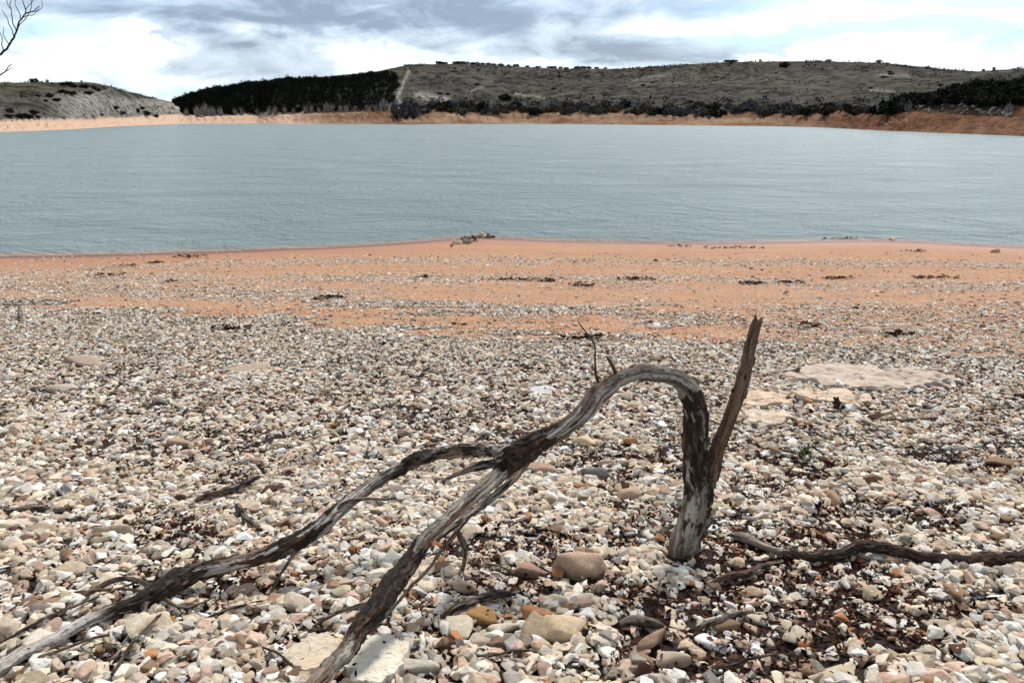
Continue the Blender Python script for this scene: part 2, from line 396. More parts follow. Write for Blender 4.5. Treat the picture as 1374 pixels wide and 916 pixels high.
# ------------------------------------------------------------------ far vegetation
def clump_tris(n, rx, rz, size, cols, seed, shape='bush', vert=.5):
    r = np.random.default_rng(seed)
    d = r.normal(size=(n, 3)); d /= np.linalg.norm(d, axis=1, keepdims=True)
    d *= r.uniform(.45, 1, (n, 1)) ** .6
    lob = 1 + .28 * np.sin(d[:, 0] * 5 + seed) * np.cos(d[:, 1] * 4 + d[:, 2] * 5 + seed * 2)
    c = d * lob[:, None] * [rx, rx, rz / 2]; c[:, 2] += rz / 2
    if shape == 'cone':
        k = r.uniform(0, 1, n) ** .8; ang = r.uniform(0, 2*np.pi, n); rad = rx * (1 - k) ** .75 * np.sqrt(r.uniform(.2, 1, n))
        c = np.stack([rad*np.cos(ang), rad*np.sin(ang), rz*.12 + k*rz*.88], -1)
    t = r.normal(size=(n, 3, 3)) * size * r.uniform(.6, 1.3, (n, 1, 1))
    v = (c[:, None, :] + t)
    v[..., 2] = np.maximum(v[..., 2], 0)
    ci = r.integers(0, len(cols), n); cc = np.array(cols)[ci] * r.uniform(.7, 1.35, (n, 1))
    return v.reshape(-1, 3), np.arange(n * 3).reshape(-1, 3), np.repeat(cc, 3, 0)
def blades(n, rx, rz, w, cols, seed):
    """fan of thin upright bare stems (narrow triangles)"""
    r = np.random.default_rng(seed); v = []
    for i in range(n):
        a = r.uniform(0, 2*np.pi); q = rx * math.sqrt(r.uniform(0, 1)); hgt = rz * r.uniform(.45, 1) * (1 - .35 * q / rx)
        b = np.array([q*math.cos(a)*.55, q*math.sin(a)*.55, 0]); tp = np.array([q*math.cos(a)+r.normal()*rx*.08, q*math.sin(a)+r.normal()*rx*.08, hgt])
        o = np.array([math.cos(a*3), math.sin(a*3), 0]) * w
        v += [b - o, b + o, tp]
    v = np.array(v); cc = np.array(cols)[r.integers(0, len(cols), n)] * r.uniform(.75, 1.25, (n, 1))
    return v, np.arange(n*3).reshape(-1, 3), np.repeat(cc, 3, 0)
DK = [lin(30, 34, 26), lin(22, 26, 20), lin(40, 44, 34)]
GRY = [lin(70, 72, 74), lin(92, 90, 90), lin(54, 56, 58)]
BRN = [lin(70, 60, 48), lin(52, 46, 38), lin(88, 78, 60)]
PN = [lin(14, 21, 16), lin(9, 13, 10), lin(22, 30, 20)]
def merge(parts):
    vs, ts, cs, o = [], [], [], 0
    for v, t, c in parts:
        vs.append(v); ts.append(t + o); cs.append(c); o += len(v)
    return np.concatenate(vs), np.concatenate(ts), np.concatenate(cs)
bush_me = {}
for kind, cols in (('dark', DK), ('grey', GRY), ('brown', BRN)):
    L = []
    for s in range(4):
        v, t, c = merge([clump_tris(420, 1.0, 1.15, .13, cols, s + 11), blades(40, .9, 1.2, .03, cols, s + 5)])
        L.append(mesh_np(kind + '_shrub', v, t, M_SCRUB, {'col': c}))
    bush_me[kind] = L
bare_me = []
for s in range(4):
    v, t, c = merge([blades(150, .42, 2.2, .03, [lin(150, 148, 146), lin(116, 114, 112), lin(172, 170, 168)], s + 40), clump_tris(60, .34, 2.0, .05, [lin(92, 90, 86)], s + 50)])
    bare_me.append(mesh_np('bare_tree', v, t, M_TWIG, {'col': c}))
def far_obj(name, me, P, s, label, cat, group, sx=1.0, rz=None):
    o = link(name, me, loc=P + Vector((0, 0, -.12 * s)))
    o.scale = (s * sx, s * sx, s); o.rotation_euler = (0, 0, random.uniform(0, 6.28) if rz is None else rz)
    return tag(o, label, cat, group)
def pxm(P): return P.length / F                  # metres per photo pixel at a far point
# shrub belt above the far bank
for i in range(96):
    x = 548 + (i + random.uniform(-.45, .45)) * 6.9
    yb = float(np.interp(x, [a for a, _ in MAIN_B], [b for _, b in MAIN_B])) - random.choice([-3, -1.5, 0, 1, 3, 6])
    P = far_point(MAINH, x, yb); k = random.choice(['grey', 'grey', 'dark', 'brown'])
    lab = {'grey': 'grey leafless shrub in the belt above the orange bank', 'dark': 'blackish green shrub in the belt above the orange bank', 'brown': 'brown shrub in the belt above the orange bank'}[k]
    far_obj('shrub', random.choice(bush_me[k]), P, random.uniform(4.5, 9) * pxm(P), lab, 'shrub', 'shrubs along the far bank', random.uniform(.8, 1.4))
for x, yb, sz, k, lab in [(300 * .349 + 440, 158, 20, 'grey', 'large grey shrub hanging over the bank below the white crag'),
                          (1208, 153, 17, 'dark', 'dark thicket at the water side of the bare grey trees'), (1052, 91, 6, 'dark', 'dark round bush alone just under the right hilltop'),
                          (678, 135, 8, 'dark', 'dark round bush standing above the shrub belt left of centre'), (1154, 154, 7, 'dark', 'lone dark bush on the orange bank left of the bare grey trees')]:
    P = far_point(MAINH, x, yb); far_obj('shrub', bush_me[k][1], P, sz * pxm(P), lab, 'shrub', None, 1.0)
# bare poplars and willows at the foot of the pine wood
for i, (x, yb, hh) in enumerate([(248, 156, 12), (262, 157, 17), (272, 156, 19), (283, 156, 15), (292, 156, 14), (312, 155, 11), (320, 155, 12), (342, 155, 11), (358, 155, 13), (366, 155, 14), (390, 153, 9),
                                 (408, 152, 13), (416, 152, 12), (425, 152, 9), (436, 151, 16), (444, 151, 14), (455, 151, 12), (462, 151, 12), (490, 149, 9), (502, 149, 11), (512, 149, 21), (524, 149, 13), (474, 150, 9), (380, 153, 10)]):
    P = far_point(MAINH, x, yb - .5)
    far_obj('bare_tree', bare_me[i % 4], P, hh * pxm(P) / 2.1, 'thin bare grey tree at the foot of the black pine wood' if hh < 15 else 'tall bare grey tree at the foot of the black pine wood', 'bare tree', 'bare trees in front of the pine wood', 1.5)
for i, (x, yb, hh) in enumerate([(1182, 150, 20), (1190, 151, 24), (1196, 151, 27), (1203, 151, 26), (1210, 151, 24), (1217, 150, 19), (1226, 149, 16)]):
    P = far_point(MAINH, x, yb)
    far_obj('bare_tree', bare_me[i % 4], P, hh * pxm(P) / 2.1, 'bare grey tree in the clump left of the dark knoll', 'bare tree', 'bare trees beside the dark knoll', 1.6)
for i, (x, yb, hh) in enumerate([(1358, 155, 16), (1347, 158, 12), (1290, 155, 9)]):
    P = far_point(KNOLL, x, yb - 2)
    far_obj('bare_tree', bare_me[i], P, hh * pxm(P) / 2.1, 'small pale bare tree among boulders of the dark knoll', 'bare tree', 'bare trees on the dark knoll', 1.4)
# skyline trees
for x, hh, w, h in [(588, 5.5, 1.1, 0), (593, 4.5, 1.2, 0), (599, 3.5, 1.2, 0), (612, 5, 1.2, 0), (618, 5.5, 1.2, 0), (626, 5, 1.3, 0), (634, 4, 1.3, 0), (641, 4.5, 1.3, 0), (648, 4, 1.2, 0), (655, 4, 1.2, 0), (663, 3.5, 1.2, 0), (672, 4, 1.2, 0), (682, 3, 1.1, 0),
                   (692, 4.5, 1.1, 0), (708, 3, 1.3, 0), (722, 3, 1.4, 0), (738, 3.5, 1.3, 0), (744, 4, 1.3, 0), (752, 3.5, 1.3, 0), (760, 3, 1.5, 0), (775, 4.5, 1.3, 0), (783, 4.5, 1.3, 0), (790, 4, 1.3, 0), (800, 3.5, 1.4, 0), (812, 3, 1.2, 0),
                   (978, 4, 2.2, 0), (984, 3.5, 2.2, 0), (1014, 5, .5, 1), (1020, 4, .6, 0), (1092, 5.5, .4, 1), (1112, 3.5, 1.6, 0), (1138, 4.5, .6, 1), (1180, 5, 1.0, 0), (1319, 3, .9, 0), (1334, 5, .5, 0)]:
    yr = float(np.interp(x, [a for a, _ in MAIN_R], [b for _, b in MAIN_R]))
    P = far_point(MAINH, x, yr)
    me = bare_me[0] if h else bush_me['dark'][int(x) % 4]
    lab = 'small dark tree in the row on the skyline left of centre' if x < 900 else ('tiny bare tree on the skyline of the right hill' if h else 'small dark bush on the skyline of the right hill')
    far_obj('tree' if x < 900 else 'bush', me, P, hh * (1 if h else .72) * pxm(P) / (2.1 if h else 1.1), lab, 'tree' if x < 900 or h else 'bush', 'trees on the skyline', w * random.uniform(.9, 1.3) * (1.4 if h else 1.0))
for x, hh, lab in [(47, 4.5, 'small dark bush on the flat hilltop at left'), (64, 5.5, 'tiny thin tree on the flat hilltop at left, right of the dark bush'), (109, 4, 'tiny pale bare tree near the brow of the left hill')]:
    P = far_point(LEFTH, x, 111); far_obj('tree', (bush_me['dark'][0] if x == 47 else bare_me[1]), P, hh * pxm(P) / (1.1 if x == 47 else 2.1), lab, 'tree', None, 1.2 if x == 47 else 2.0)
# bushes on the slopes
def slope_bush(lab, label, x, y, k, s, group):
    P = far_point(lab, x, y); far_obj('bush', random.choice(bush_me[k]), P, s * pxm(P), label, 'bush', group, random.uniform(1.0, 1.8))
for i in range(36):
    x = random.uniform(560, 1340); yr = float(np.interp(x, [a for a, _ in MAIN_R], [b for _, b in MAIN_R]))
    y = random.uniform(yr + 5, 140); slope_bush(MAINH, 'dark bush dotted on the long grey hillside', x, y, 'dark', random.uniform(1.1, 2.4), 'bushes dotted on the hillside')
for i in range(34):
    x, y = random.choice([(random.uniform(45, 75), random.uniform(130, 140)), (random.uniform(80, 130), random.uniform(112, 128)), (random.uniform(0, 48), random.uniform(150, 160)), (random.uniform(130, 210), random.uniform(146, 158))])
    slope_bush(LEFTH, 'dark bush on the slope of the flat topped left hill', x, y, 'dark', random.uniform(2.2, 4), 'bushes on the left hill')
for i in range(120):
    x = random.uniform(1190, 1400); yt = float(np.interp(x, [a for a, _ in KN_R], [b for _, b in KN_R]))
    y = yt + (random.random() ** .8) * (141 - yt)
    slope_bush(KNOLL, 'blackish bush in the dense scrub of the right knoll', x, y, 'dark', random.uniform(5, 9), 'bushes covering the knoll')
# fine scrub texture: nobody could count it
parts = []
def scatter_scrub(lab, n, xr, f, cols, smin, smax, seed):
    r = np.random.default_rng(seed); V, PX, PY, TT = HILLS[lab]
    n1, n2 = TT.shape
    j0 = int(np.argmax(TT[0] >= 0))
    cnt = 0
    while cnt < n:
        i = r.integers(0, n1); j = r.integers(j0, n2 - 3)
        if not (xr[0] < PX[i, j] < xr[1]) or not f(PX[i, j], PY[i, j], TT[i, j], r): cnt += .2; continue
        P = V[i, j] + (V[min(i+1, n1-1), j] - V[i, j]) * r.random() + (V[i, j+1] - V[i, j]) * r.random()
        s = r.uniform(smin, smax) * np.linalg.norm(P) / F
        v, t, c = clump_tris(10, s * r.uniform(1, 2), s, s * .35, cols, int(r.integers(1e6)))
        parts.append((v + P, t, c)); cnt += 1
scatter_scrub(MAINH, 5200, (540, 1400), lambda x, y, t, r: t < .93 and (fbm(x * .03, y * .15, seed=88) > .48 or y > 132), DK + GRY + BRN, .7, 2.0, 1)
scatter_scrub(MAINH, 1500, (540, 1400), lambda x, y, t, r: y > 134 and y < 150, DK + GRY, 2, 4.5, 7)
scatter_scrub(LEFTH, 1500, (-60, 250), lambda x, y, t, r: fbm(x * .05, y * .2, seed=89) > .5 or y > 150, DK + GRY, .6, 1.8, 2)
scatter_scrub(KNOLL, 1300, (1180, 1450), lambda x, y, t, r: t > .25, DK, 2, 5, 3)
v, t, c = merge(parts)
tag(link('scrub', mesh_np('scrub', v, t, M_SCRUB, {'col': c})), 'low dark scrub speckling the far hills', 'scrub', kind='stuff')
# pine wood: a far off mass
WOOD = [(232, 137), (262, 127), (300, 119), (350, 111), (400, 108), (450, 106.5), (500, 101), (520, 98.5), (536, 104), (534, 118), (526, 132), (520, 149), (430, 152), (300, 156), (240, 154)]
def inside(x, y, poly):
    c = False; j = len(poly) - 1
    for i in range(len(poly)):
        xi, yi = poly[i]; xj, yj = poly[j]
        if (yi > y) != (yj > y) and x < (xj - xi) * (y - yi) / (yj - yi) + xi: c = not c
        j = i
    return c
parts = []; V, PX, PY, TT = HILLS[MAINH]; r = np.random.default_rng(4); j0 = int(np.argmax(TT[0] >= 0)); cand = np.argwhere((PX > 230) & (PX < 540) & (TT >= 0) & (TT <= 1.0))
k = 0; protos = [clump_tris(46, .5, .9, .08, PN, 200 + s) for s in range(6)] + [clump_tris(46, .46, 1.0, .10, PN, 210 + s) for s in range(6)]
while k < 8500:
    i, j = cand[r.integers(len(cand))]
    wn = float(fbm(PX[i, j] * .09, PY[i, j] * .25, seed=61, oct=3)) - .5
    if not inside(PX[i, j] + wn * 16 * (PX[i, j] > 420), PY[i, j] + wn * 5, WOOD): continue
    tone = .55 + 1.0 * float(fbm(PX[i, j] * .05, PY[i, j] * .2, seed=62, oct=3))
    P = V[i, j] + (V[i, j+1] - V[i, j]) * r.random(); s = r.uniform(2.8, 5.2) * (1.0 if r.random() < .93 else 1.35) * (600 if False else np.linalg.norm(P)) / F
    v, t, c = protos[r.integers(12)]
    parts.append((v * s + P, t, c * tone * r.uniform(.7, 1.3))); k += 1
v, t, c = merge(parts)
tag(link('pine_wood', mesh_np('pine_wood', v, t, M_PINE, {'col': c})), 'dense blackish pine wood covering the hillside left of centre', 'wood', kind='stuff')
print('far done', time.time() - T0)

# ------------------------------------------------------------------ stones
def hull(r, n, flat=1.0, bev=0.0, seg=1, sub=0, disp=0.0, seed=0, box=.5):
    bm = bmesh.new()
    for i in range(n):
        d = r.normal(size=3); d /= np.linalg.norm(d)
        d = d / np.max(np.abs(d)) ** box * r.uniform(.85, 1.0)
        bm.verts.new(d)
    bmesh.ops.convex_hull(bm, input=bm.verts)
    for v in [v for v in bm.verts if not v.link_faces]: bm.verts.remove(v)
    bmesh.ops.dissolve_limit(bm, angle_limit=math.radians(14), verts=bm.verts, edges=bm.edges)
    if bev: bmesh.ops.bevel(bm, geom=bm.edges[:], offset=bev, segments=seg, profile=.6, affect='EDGES', clamp_overlap=True)
    bmesh.ops.triangulate(bm, faces=bm.faces)
    for _ in range(sub):
        lens = sorted(e.calc_length() for e in bm.edges); lim = lens[int(len(lens) * .45)]
        bmesh.ops.subdivide_edges(bm, edges=[e for e in bm.edges if e.calc_length() > lim], cuts=1, use_grid_fill=False)
        bmesh.ops.triangulate(bm, faces=bm.faces)
    v = np.array([x.co[:] for x in bm.verts]); t = np.array([[a.index for a in f.verts] for f in bm.faces])
    bm.free()
    m = np.abs(v).max(0); v = v / m
    if disp:
        n3 = fbm(v[:, 0] * 2.1 + seed * 7, v[:, 1] * 2.1, v[:, 2] * 2.1 + 5, 4, seed)
        v = v * (1 + disp * (n3[:, None] - .5) * 2)
    return v, t
r = np.random.default_rng(3)
LOW = [hull(r, 10) for _ in range(24)]
MID = [hull(r, 12, bev=.08) for _ in range(30)]
HI = [hull(r, int(r.integers(10, 17)), bev=.10, seg=1, sub=2, disp=.08, seed=i, box=float(r.uniform(.3, .9))) for i in range(26)]
NEAR = [hull(r, int(r.integers(9, 15)), bev=.09, seg=1, sub=1, disp=.07, seed=i + 40, box=float(r.uniform(.3, .9))) for i in range(30)]
print('protos', np.mean([len(a[0]) for a in LOW]), np.mean([len(a[0]) for a in MID]), np.mean([len(a[0]) for a in NEAR]), np.mean([len(a[0]) for a in HI]))
PAL = [('cream', (228, 213, 190), 30), ('chalky white', (244, 237, 225), 32), ('sandy tan', (208, 188, 160), 12), ('pinkish', (214, 184, 163), 12), ('grey', (172, 164, 154), 6), ('dull brown', (154, 126, 102), 5.5),
       ('rusty orange', (180, 128, 86), 1.0), ('dark red brown', (88, 56, 46), 1.6), ('bluish grey', (174, 177, 178), .8)]
PC = np.array([lin(*a[1]) for a in PAL]); PW = np.array([a[2] for a in PAL], float); PW /= PW.sum()
X0, X1, Y0, Y1, CS = -8.6, 8.6, 1.2, 12.2, .012
hm = np.zeros((int((X1 - X0) / CS), int((Y1 - Y0) / CS)), np.float32)
# hand placed stones: (px, py of centre, width px, height px, colour, label, kind, tilt)
BIG = [
 (1168, 506, 236, 42, (206, 190, 174), 'large pale pinkish rock slab cracked near its right end, flush with the gravel', 'slab', 0),
 (1118, 533, 110, 30, (226, 206, 182), 'cream and white rock slab just below the largest slab', 'slab', 0),
 (1022, 536, 86, 34, (224, 200, 176), 'orange tinged slab right of the upright broken stake', 'slab', 0),
 (1022, 562, 84, 28, (222, 206, 186), 'low crumbling slab below the orange tinged one', 'slab', 0),
 (505, 893, 88, 76, (238, 230, 210), 'large yellowish white stone slab right of the lower branch at the bottom edge', 'slab', 0),
 (422, 880, 78, 52, (218, 204, 182), 'broad beige stone slab left of the lower branch at the bottom edge', 'slab', 0),
 (781, 770, 84, 40, (184, 158, 136), 'big brownish boulder with a grainy face left of the trunk base', 'rock', .1),
 (712, 770, 60, 26, (172, 140, 122), 'reddish brown boulder touching the left side of the big brown one', 'rock', .0),
 (797, 639, 42, 20, (128, 126, 122), 'smooth grey oval stone under the arch', 'rock', 0),
 (646, 831, 52, 30, (170, 132, 86), 'tan banded wedge shaped stone by the short stick', 'rock', .25),
 (661, 819, 30, 18, (176, 180, 186), 'bluish white stone behind the tan wedge', 'rock', 0),
 (757, 854, 72, 36, (204, 182, 152), 'wide smooth cream boulder low in the middle', 'rock', .05),
 (884, 869, 66, 30, (158, 132, 112), 'flat brown stone low in the middle, right of the cream boulder', 'rock', 0),
 (902, 889, 46, 24, (204, 188, 168), 'beige stone directly in front of the flat brown one', 'rock', .1),
 (845, 594, 24, 18, (178, 128, 90), 'rounded orange brown stone beneath the arch', 'rock', 0),
 (865, 604, 28, 18, (196, 180, 160), 'rounded cream stone touching the orange one beneath the arch', 'rock', 0),
 (784, 596, 36, 18, (218, 196, 160), 'white and yellow stone left of the orange stone beneath the arch', 'rock', 0),
 (113, 490, 50, 18, (176, 158, 142), 'pinkish boulder in the gravel at left', 'rock', .1),
 (334, 497, 60, 11, (188, 168, 150), 'long flat pinkish slab right of the pinkish boulder', 'rock', 0),
 (84, 522, 48, 14, (192, 178, 162), 'flat beige slab below the pinkish boulder', 'rock', 0),
 (730, 524, 42, 18, (206, 204, 204), 'flat bluish white slab left of the arch', 'slab', 0),
 (700, 521, 24, 14, (190, 168, 146), 'brownish stone touching the bluish white slab', 'rock', 0),
 (1206, 443, 36, 16, (214, 190, 168), 'pale slab on the sand beside dark drift debris', 'rock', 0),
 (1166, 446, 30, 12, (208, 182, 160), 'low pinkish slab left of the pale slab on the sand', 'rock', 0),
 (1093, 437, 14, 10, (120, 82, 60), 'rusty brown angular stone on the sand right of the broken stake', 'rock', .3),
 (1336, 338, 16, 6, (196, 160, 134), 'single boulder on the wet sand near the right edge', 'rock', 0),
 (880, 350, 8, 4, (120, 70, 50), 'small rust coloured stone alone on the orange sand', 'rock', 0),
 (1198, 322, 9, 6, (204, 168, 144), 'pale stone at the water edge on the right', 'rock', .2),
 (1130, 898, 48, 42, (206, 190, 162), 'big angular cream stone near the bottom right corner', 'rock', .3),
 (850, 668, 42, 22, (196, 168, 146), 'pinkish angular stone left of the trunk', 'rock', .2),
 (727, 634, 52, 20, (176, 150, 130), 'wide brown pink stone behind the grey oval stone', 'rock', 0),
 (1194, 627, 30, 18, (206, 184, 160), 'pointed cream stone right of the green weed', 'rock', .3),
 (1350, 622, 50, 14, (140, 112, 88), 'long brown stone at the right edge', 'rock', .1),
 (240, 598, 44, 16, (186, 160, 138), 'tan slab behind the thin dry weed', 'rock', 0),
 (152, 718, 46, 26, (184, 164, 144), 'flat square beige stone at left', 'rock', 0),
 (92, 770, 44, 24, (200, 182, 158), 'pale tan block at lower left', 'rock', .1),
 (60, 715, 40, 18, (176, 158, 138), 'brown beige stone at the left, above the thin sticks', 'rock', .1),
 (400, 815, 44, 28, (204, 192, 172), 'angular pale stone left of the lower branch', 'rock', .35),
 (684, 850, 60, 26, (216, 204, 188), 'long white wedge stone right of the tan wedge', 'rock', .15),
 (560, 898, 58, 20, (206, 198, 182), 'flat white oblong stone at the bottom edge', 'rock', 0),
 (620, 790, 40, 20, (204, 182, 158), 'cream stone above the tan wedge', 'rock', .1),
 (1010, 797, 36, 18, (200, 176, 150), 'rounded tan stone right of the trunk base', 'rock', 0),
]
stone_objs = 0
def put_col(cbase, v, seed, amt=.12):
    n = fbm(v[:, 0] * 2 + seed, v[:, 1] * 2, v[:, 2] * 2, 3, seed)
    return np.asarray(cbase)[None] * (1 + amt * (n[:, None] - .5) * 2)
def stamp(x, y, a, b, top, rz):
    """raise the height map under a stone's footprint"""
    m = max(a, b); i0, i1 = int((x - m - X0) / CS), int((x + m - X0) / CS) + 2; j0, j1 = int((y - m - Y0) / CS), int((y + m - Y0) / CS) + 2
    if i0 < 0 or j0 < 0 or i1 >= hm.shape[0] or j1 >= hm.shape[1]: return
    gx = (np.arange(i0, i1) + .5) * CS + X0 - x; gy = (np.arange(j0, j1) + .5) * CS + Y0 - y
    c, s = math.cos(rz), math.sin(rz)
    u = (gx[:, None] * c + gy[None] * s) / a; w = (-gx[:, None] * s + gy[None] * c) / b
    q = 1 - u * u - w * w
    d = np.where(q > 0, top * np.sqrt(np.clip(q, 0, 1)) , -1)
    hm[i0:i1, j0:j1] = np.maximum(hm[i0:i1, j0:j1], d)
blocked = []
rb = np.random.default_rng(12)
for k, (px, py, w, h, colr, lab, kind, tilt) in enumerate(BIG):
    P = hit(px, py, .01); m = (P - Vector((0, 0, CAMZ))).length / F
    a = w * m / 2
    if kind == 'slab':
        gz = abs(P.z - CAMZ); b = h * m / 2 / (gz / (P - Vector((0, 0, CAMZ))).length); cth = .030 if w > 60 else .02
        # irregular flat slab: polygon outline with stepped, noisy top
        n = 110; ang = np.linspace(0, 2 * np.pi, n, endpoint=False)
        rad = 1 + .42 * (fbm(np.cos(ang) * 1.8 + k, np.sin(ang) * 1.8, k, 5, k) - .5) * 2
        rad = rad / np.max(rad)
        vs, ts = [(0, 0, 1)], []
        rings = [.06, .12, .18, .24, .3, .36, .42, .48, .54, .6, .66, .72, .78, .84, .89, .93, .965, .99, 1.0, 1.03]
        for ri in rings:
            for q in range(n): vs.append((math.cos(ang[q]) * rad[q] * ri, math.sin(ang[q]) * rad[q] * ri, 1 if ri < .995 else (.45 if ri < 1.01 else -1.5)))
        for q in range(n): ts.append((0, 1 + q, 1 + (q + 1) % n))
        for i in range(len(rings) - 1):
            for q in range(n):
                A_, B_ = 1 + i * n + q, 1 + i * n + (q + 1) % n; D_, E_ = A_ + n, B_ + n
                ts += [(A_, D_, E_), (A_, E_, B_)]
        v = np.array(vs, float) * [a, b, cth]
        nn = fbm(v[:, 0] * 7 + k, v[:, 1] * 5, 0, 5, k)
        n4 = fbm(v[:, 0] * 22 + k, v[:, 1] * 22, 0, 4, k + 3); crk = (1 - smooth(np.abs(fbm(v[:, 0] * 3.2 + 9 * k, v[:, 1] * 3.2, 0, 3, k + 5) - .5) / .02)); step = np.floor((nn + v[:, 1] / b * .1) * 12) / 12
        v[:, 2] += min(1, a / .35) ** .7 * np.where(v[:, 2] > 0, (step - .5) * cth * 2.0 + (nn - .5) * .03 + (n4 - .5) * .022 - crk * .022, 0)
        if k == 0: v[:, 2] -= np.exp(-((v[:, 0] - .45 * a + .35 * v[:, 1]) / .025) ** 2) * .05 * (v[:, 2] > 0)
        o = link('rock_slab', mesh_np('rock_slab', v, np.array(ts), M_SLAB, {'col': put_col(lin(*colr), v * 8, k, .2) * (1 - .55 * crk * (v[:, 2] > 0))[:, None]}, False))
        o.location = (P.x, P.y, float(ground_h(P.x, P.y)) + .006); 
        e = .3
        o.rotation_euler = (math.atan((float(ground_h(P.x, P.y + e)) - float(ground_h(P.x, P.y - e))) / (2 * e)), 0, 0)
        stamp(P.x, P.y, a * .95, b * .95, .10, 0); bz = b
    else:
        v0, t0 = HI[k % len(HI)]; L = P - Vector((0, 0, CAMZ)); se = abs(L.z) / L.length; ce = math.sqrt(1 - se * se)
        cz = a * (.55 if h / w > .45 else (.38 if h / w > .3 else .2)); b = max(a * .5, (h * m / 2 - cz * ce) / max(se, .1)); b = min(b, a * 1.3)
        v = v0 * [a, b, cz]
        o = link('stone', mesh_np('stone', v, t0, M_STONE, {'col': put_col(lin(*colr), v0, k)}, True))
        o.location = (P.x, P.y, float(ground_h(P.x, P.y)) + cz * .45)
        o.rotation_euler = (rb.uniform(-.1, .1), tilt * rb.choice([-1, 1]), rb.uniform(-.25, .25))
        stamp(P.x, P.y, a, b, cz * 1.3, 0); bz = b
    tag(o, lab, 'rock slab' if kind == 'slab' else 'stone'); stone_objs += 1
    blocked.append((P.x, P.y, a * (.97 if kind == 'slab' else .86), bz * (.97 if kind == 'slab' else .86)))
_b = hit(915, 748); blocked.append((_b.x, _b.y, .09, .07)); _b = hit(925, 765); blocked.append((_b.x, _b.y, .07, .03))
BL = np.array(blocked)
# gravel: dart throwing onto a growing height map
area = 0; cand = []
def cone_x(y): return .70 * y + .35
STN = []
def throw(n, ylo, yhi, smu, sig, smin, smax, hmax, dens_pow, seed, cover=1.0):
    r = np.random.default_rng(seed)
    y = np.sqrt(r.uniform(ylo ** 2, yhi ** 2, n)); x = r.uniform(-1, 1, n) * cone_x(y)
    s = np.clip(np.exp(r.normal(math.log(smu), sig, n)), smin, smax)
    d = gravel_density(x, y) ** dens_pow * (1 - .70 * litter_mask(x, y)) * cover
    s = s * (.72 + .5 * fbm(x * 1.3, y * 1.3, seed=44)) * np.interp(y, [1.5, 3.0, 6.0, 12, 30], [.92, .86, .80, .82, .9])
    keep = r.random(n) < d; x, y, s = x[keep], y[keep], s[keep]
    bad = np.zeros(len(x), bool)
    for bx, by, ba, bb in BL: bad |= ((x - bx) / (ba * .88 + .2 * s)) ** 2 + ((y - by) / (bb * .88 + .2 * s)) ** 2 < 1
    x, y, s = x[~bad], y[~bad], s[~bad]
    g = ground_h(x, y); n = len(x)
    asp = r.uniform(.48, .92, n); th = r.uniform(.22, .56, n); rz = r.uniform(0, np.pi, n)
    for i in range(n):
        a = s[i] / 2; b = a * asp[i]; c = a * th[i]
        k = max(1, int(a * .7 / CS)); ci, cj = int((x[i] - X0) / CS), int((y[i] - Y0) / CS)
        if k < ci < hm.shape[0] - k and k < cj < hm.shape[1] - k:
            w = hm[ci-k:ci+k+1, cj-k:cj+k+1]; h0 = float(w.mean())
            if h0 > hmax * (1 if a < .03 else 1.25): continue
            tx = float(w[-1].mean() - w[0].mean()) / (2 * k * CS); ty = float(w[:, -1].mean() - w[:, 0].mean()) / (2 * k * CS)
            z = h0 * .85 + c * .5
            stamp(x[i], y[i], a, b, h0 * .85 + c * 1.35, rz[i])
        else: z, tx, ty = c * .4, 0, 0
        STN.append((x[i], y[i], g[i] + z, a, b, c, rz[i], max(-.5, min(.5, ty * .6 + r.normal() * .14)), max(-.5, min(.5, -tx * .6 + r.normal() * .14))))
throw(3400, 1.3, 10.5, .112, .22, .085, .17, .03, 1.0, 1, .6)
throw(1500, 1.3, 4.5, .10, .25, .07, .17, .03, 1.0, 17, .8)       # big ones first
throw(56000, 1.3, 12.0, .070, .28, .035, .11, .030, 1.3, 2)
throw(16000, 1.3, 4.4, .056, .30, .03, .09, .034, 1.0, 13, .9)
throw(46000, 1.3, 11.8, .048, .32, .022, .08, .030, 1.3, 3, .8)
throw(14000, 1.3, 5.5, .028, .30, .014, .045, .026, 1.0, 4, .7)
throw(150000, 11.5, 22.5, .048, .35, .022, .12, 9, 1.1, 5, .9)
throw(26000, 8.5, 14, .032, .35, .02, .08, .05, .55, 6, .6)
SA = np.array(STN); n = len(SA)
pxs, pys, dd = project(SA[:, 0], SA[:, 1], SA[:, 2])
inview = (pxs > -30) & (pxs < 1404) & (pys < 950)
ci = RNG.choice(len(PAL), n, p=PW)
colv = PC[ci] * RNG.uniform(.60, 1.14, (n, 1)) * RNG.uniform(.98, 1.02, (n, 3))
colv = np.clip(colv, 0, .84)
fs = SA[:, 3] * F / dd * np.where(inview & (pxs > 5) & (pxs < 1369) & (pys < 905), 1, 0)
order = np.argsort(-fs)
single = order[:300 - stone_objs - 4]
issingle = np.zeros(n, bool); issingle[single] = True
print('stones', n, 'smallest single px', fs[single[-1]], time.time() - T0)
def rotm(rz, rx, ry):
    cz, sz, cx, sx, cy, sy = np.cos(rz), np.sin(rz), np.cos(rx), np.sin(rx), np.cos(ry), np.sin(ry)
    Rz = np.zeros((len(rz), 3, 3)); Rz[:, 0, 0] = cz; Rz[:, 0, 1] = -sz; Rz[:, 1, 0] = sz; Rz[:, 1, 1] = cz; Rz[:, 2, 2] = 1
    Rx = np.zeros_like(Rz); Rx[:, 0, 0] = 1; Rx[:, 1, 1] = cx; Rx[:, 1, 2] = -sx; Rx[:, 2, 1] = sx; Rx[:, 2, 2] = cx
    Ry = np.zeros_like(Rz); Ry[:, 1, 1] = 1; Ry[:, 0, 0] = cy; Ry[:, 0, 2] = sy; Ry[:, 2, 0] = -sy; Ry[:, 2, 2] = cy
    return Rx @ Ry @ Rz
ROT = rotm(SA[:, 6], SA[:, 7], SA[:, 8])
